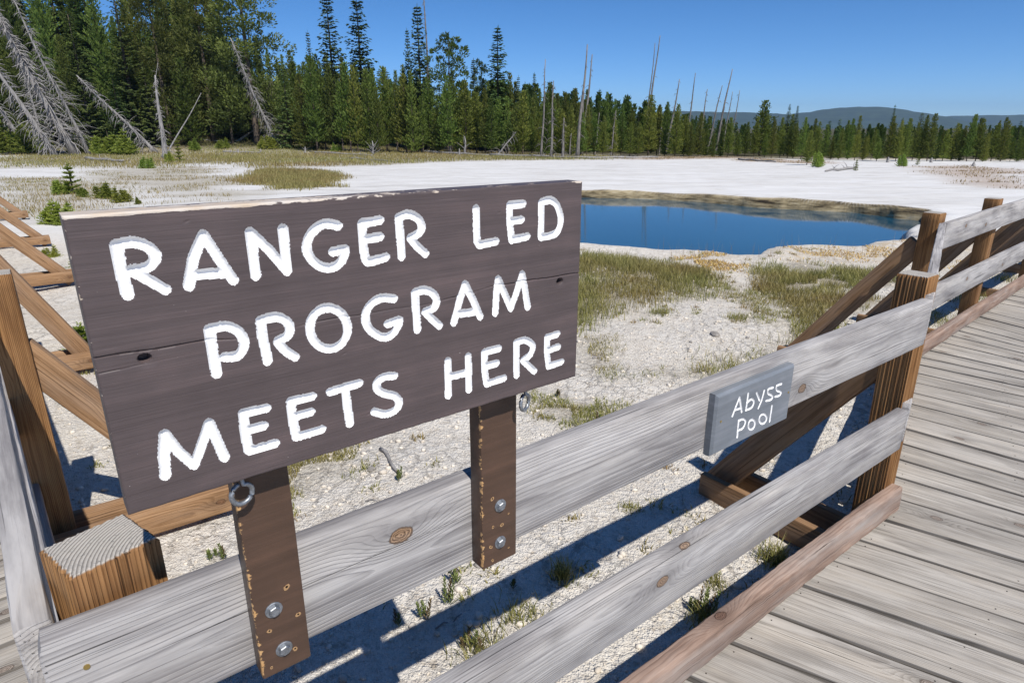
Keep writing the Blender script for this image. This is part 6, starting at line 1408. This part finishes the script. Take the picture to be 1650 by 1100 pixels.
# leafy weeds standing near the fence
def weed_mat():
    t = NT('weed_leaves'); a = t.attr('lt')
    c = t.ramp(a, [(0, (.17, .10, .06)), (.35, (.10, .13, .04)), (1, (.20, .24, .07))])
    t.bsdf(c, .6, None, .3); return t.m
WM = weed_mat()
wl_ = ['tallest leafy weed under the end of the shorter sign post', 'leafy weed close beside that tallest weed', 'leafy weed at the corner of the sign shadow', 'small weed inside the sign shadow', 'green weed sprouting at the end of the grey stick', 'low weed by the lower rail', 'upright weed behind the longer sign post', 'tiny weed by the end of the outrigger timber', 'tall yellow-green weed between lower rail and kerb', 'thin weed behind the yellow-green one', 'small weed in front of the yellow-green one', 'tiny weed below the upper rail', 'tiny weed beyond the upper rail under the sign corner', 'small weed beyond the rail near the white stone', 'leafy weed beyond the upper rail', 'bright weed against the lower rail']
for i, ((x, y), h) in enumerate(WEEDS):
    rng = random.Random(i + 40); C_ = Cards(); z = gpt(x, y)
    for st in range(rng.choice([2, 3, 3])):
        ox, oy = rng.uniform(-.018, .018), rng.uniform(-.018, .018); hh = h * rng.uniform(.6, 1); lx, ly = rng.uniform(-.25, .25), rng.uniform(-.25, .25)
        red = rng.random() < .3
        n = int(16 + h * 110)
        for q in range(n):
            f = (q + 1) / n; a = q * 2.4; p = np.array([ox + lx * hh * f, oy + ly * hh * f, hh * f])
            d = unit([math.cos(a), math.sin(a), 1.0 + f]); C_.add(p, d, unit(np.cross(d, [0, 0, 1.])), .030 * (1.1 - .5 * f), .0042, (.1 if red else rng.uniform(.45, 1)))
        C_.add((ox, oy, -.02), unit([lx, ly, 1]), np.array([1., 0, 0]), hh, .0016, .3)
    o = link('weed', C_.mesh('weed', WM)); o.location = (x, y, z)
    tag(o, wl_[i], 'plant', 'small weeds by the fence')

# ------------------------------------------------------------------ stones, sticks, gravel
def stone_mat(name, a, b_):
    t = NT(name); g = t.n('ShaderNodeTexCoord').outputs['Object']; n_ = t.noise(g, 40, 5, .65)
    r_ = t.n('ShaderNodeAttribute', attribute_name='lt').outputs['Fac']
    c = t.mix(r_, t.ramp(n_, [(.3, a), (.7, b_)]), (b_[0] * 1.15, b_[1] * 1.15, b_[2] * 1.15))
    t.bsdf(c, .9, t.bump(n_, .6, .006), .2); return t.m
GRY = stone_mat('grey_stone', (.16, .145, .13), (.36, .335, .31)); PALE = stone_mat('pale_gravel', (.46, .40, .33), (.64, .585, .51))
def lump(rng_, r, flat=.6, sub=2):
    import bmesh
    bm = bmesh.new(); bmesh.ops.create_icosphere(bm, subdivisions=sub, radius=r)
    V = np.array([v.co[:] for v in bm.verts]); F = np.array([[v.index for v in f.verts] for f in bm.faces]); bm.free()
    s_ = rng_.uniform(0, 50); k = V / r
    f = 1 + .28 * fbm(k[:, 0] * 1.3 + s_, k[:, 1] * 1.3 + k[:, 2] * 1.7, int(s_), 3)
    V = V * f[:, None] * np.array([rng_.uniform(.9, 1.4), rng_.uniform(.7, 1.0), flat]); return V, F
rl = ['dark grey stone on the pale gravel between the two grass patches', 'small grey stone beside the dark one', 'small grey stone behind the sign', 'pale grey stone at the edge of the meadow', 'grey stone beyond the rail between the sign posts', 'small stone under the shorter sign post', 'small flat stone left of the dark grey one', 'small stone near the grey stick']
for i, ((x, y), r) in enumerate(ROCKS):
    rng = random.Random(i); V, F = lump(rng, r, .5, 3); o = link('stone', np_mesh('stone', V, F, GRY, smooth=True)); o.location = (x, y, gpt(x, y) + r * .12); o.rotation_euler = (0, 0, rng.uniform(0, 6))
    tag(o, rl[i], 'stone', 'grey stones')
kl = ['short thick grey stick lying beyond the rail between the sign posts', 'thin straight straw-coloured twig near the upper rail', 'thin pale twig in the rail shadow']
for i, (a, b, r) in enumerate(STICKS):
    mb = MB(); A = np.array([a[0], a[1], gpt(*a) + r]); B = np.array([b[0], b[1], gpt(*b) + r]); pts = [A + (B - A) * q / 6 + np.array([.01 * math.sin(q), .012 * math.sin(q * 1.4), .008 * math.sin(q * 2)]) for q in range(7)]
    tube(mb, pts, [r * (1.1 - .07 * q) for q in range(7)], 8); o = mb.build('stick', DEADW, None, A, smooth=True); tag(o, kl[i], 'stick', 'sticks on the gravel')
# gravel
kinds = [lump(random.Random(q), 1.0, .7, 1) for q in range(6)]
N_ = 19000
px = np.concatenate([rs.uniform(-4.5, 6.5, N_)]); py = np.concatenate([1.0 + 8.5 * rs.uniform(0, 1, N_) ** 1.5])
pr = .0028 + .017 * rs.uniform(0, 1, N_) ** 8 + .004 * rs.uniform(0, 1, N_); pzv, pd = gz(px, py)
keep = pd > .1; VV = []; FF = []; LT = []; off = 0
for i in np.nonzero(keep)[0]:
    V, F = kinds[i % 6]; a = (i * 1.7) % 6.28; c_, s__ = math.cos(a), math.sin(a)
    v = V * pr[i]; v = np.stack([v[:, 0] * c_ - v[:, 1] * s__ + px[i], v[:, 0] * s__ + v[:, 1] * c_ + py[i], v[:, 2] + pzv[i] + pr[i] * .25], 1)
    VV.append(v); FF.append(F + off); off += len(V); LT.append(np.full(len(V), (i * .618) % 1))
gv = link('gravel', np_mesh('gravel', np.concatenate(VV), np.concatenate(FF), PALE, smooth=True, attrs=dict(lt=np.concatenate(LT))))
tag(gv, 'pale crumbly gravel scattered over the ground beside the boardwalk', 'gravel', None, 'stuff')

# ------------------------------------------------------------------ the air
def haze():
    t = NT('thin_blue_air')
    v = t.n('ShaderNodeVolumePrincipled')
    v.inputs['Color'].default_value = (.52, .74, 1.0, 1); v.inputs['Density'].default_value = 1.35e-4; v.inputs['Anisotropy'].default_value = .25
    t.t.links.new(v.outputs[0], t.out.inputs['Volume'])
    x0, x1, y0, y1, z0, z1 = -5600, 5600, -600, 5700, -16, 190
    V = [(x, y, z) for z in (z0, z1) for y in (y0, y1) for x in (x0, x1)]
    F_ = [[0, 2, 3, 1], [4, 5, 7, 6], [0, 1, 5, 4], [2, 6, 7, 3], [0, 4, 6, 2], [1, 3, 7, 5]]
    return tag(link('haze', np_mesh('haze', V, F_, t.m)), kind='stuff')
haze()
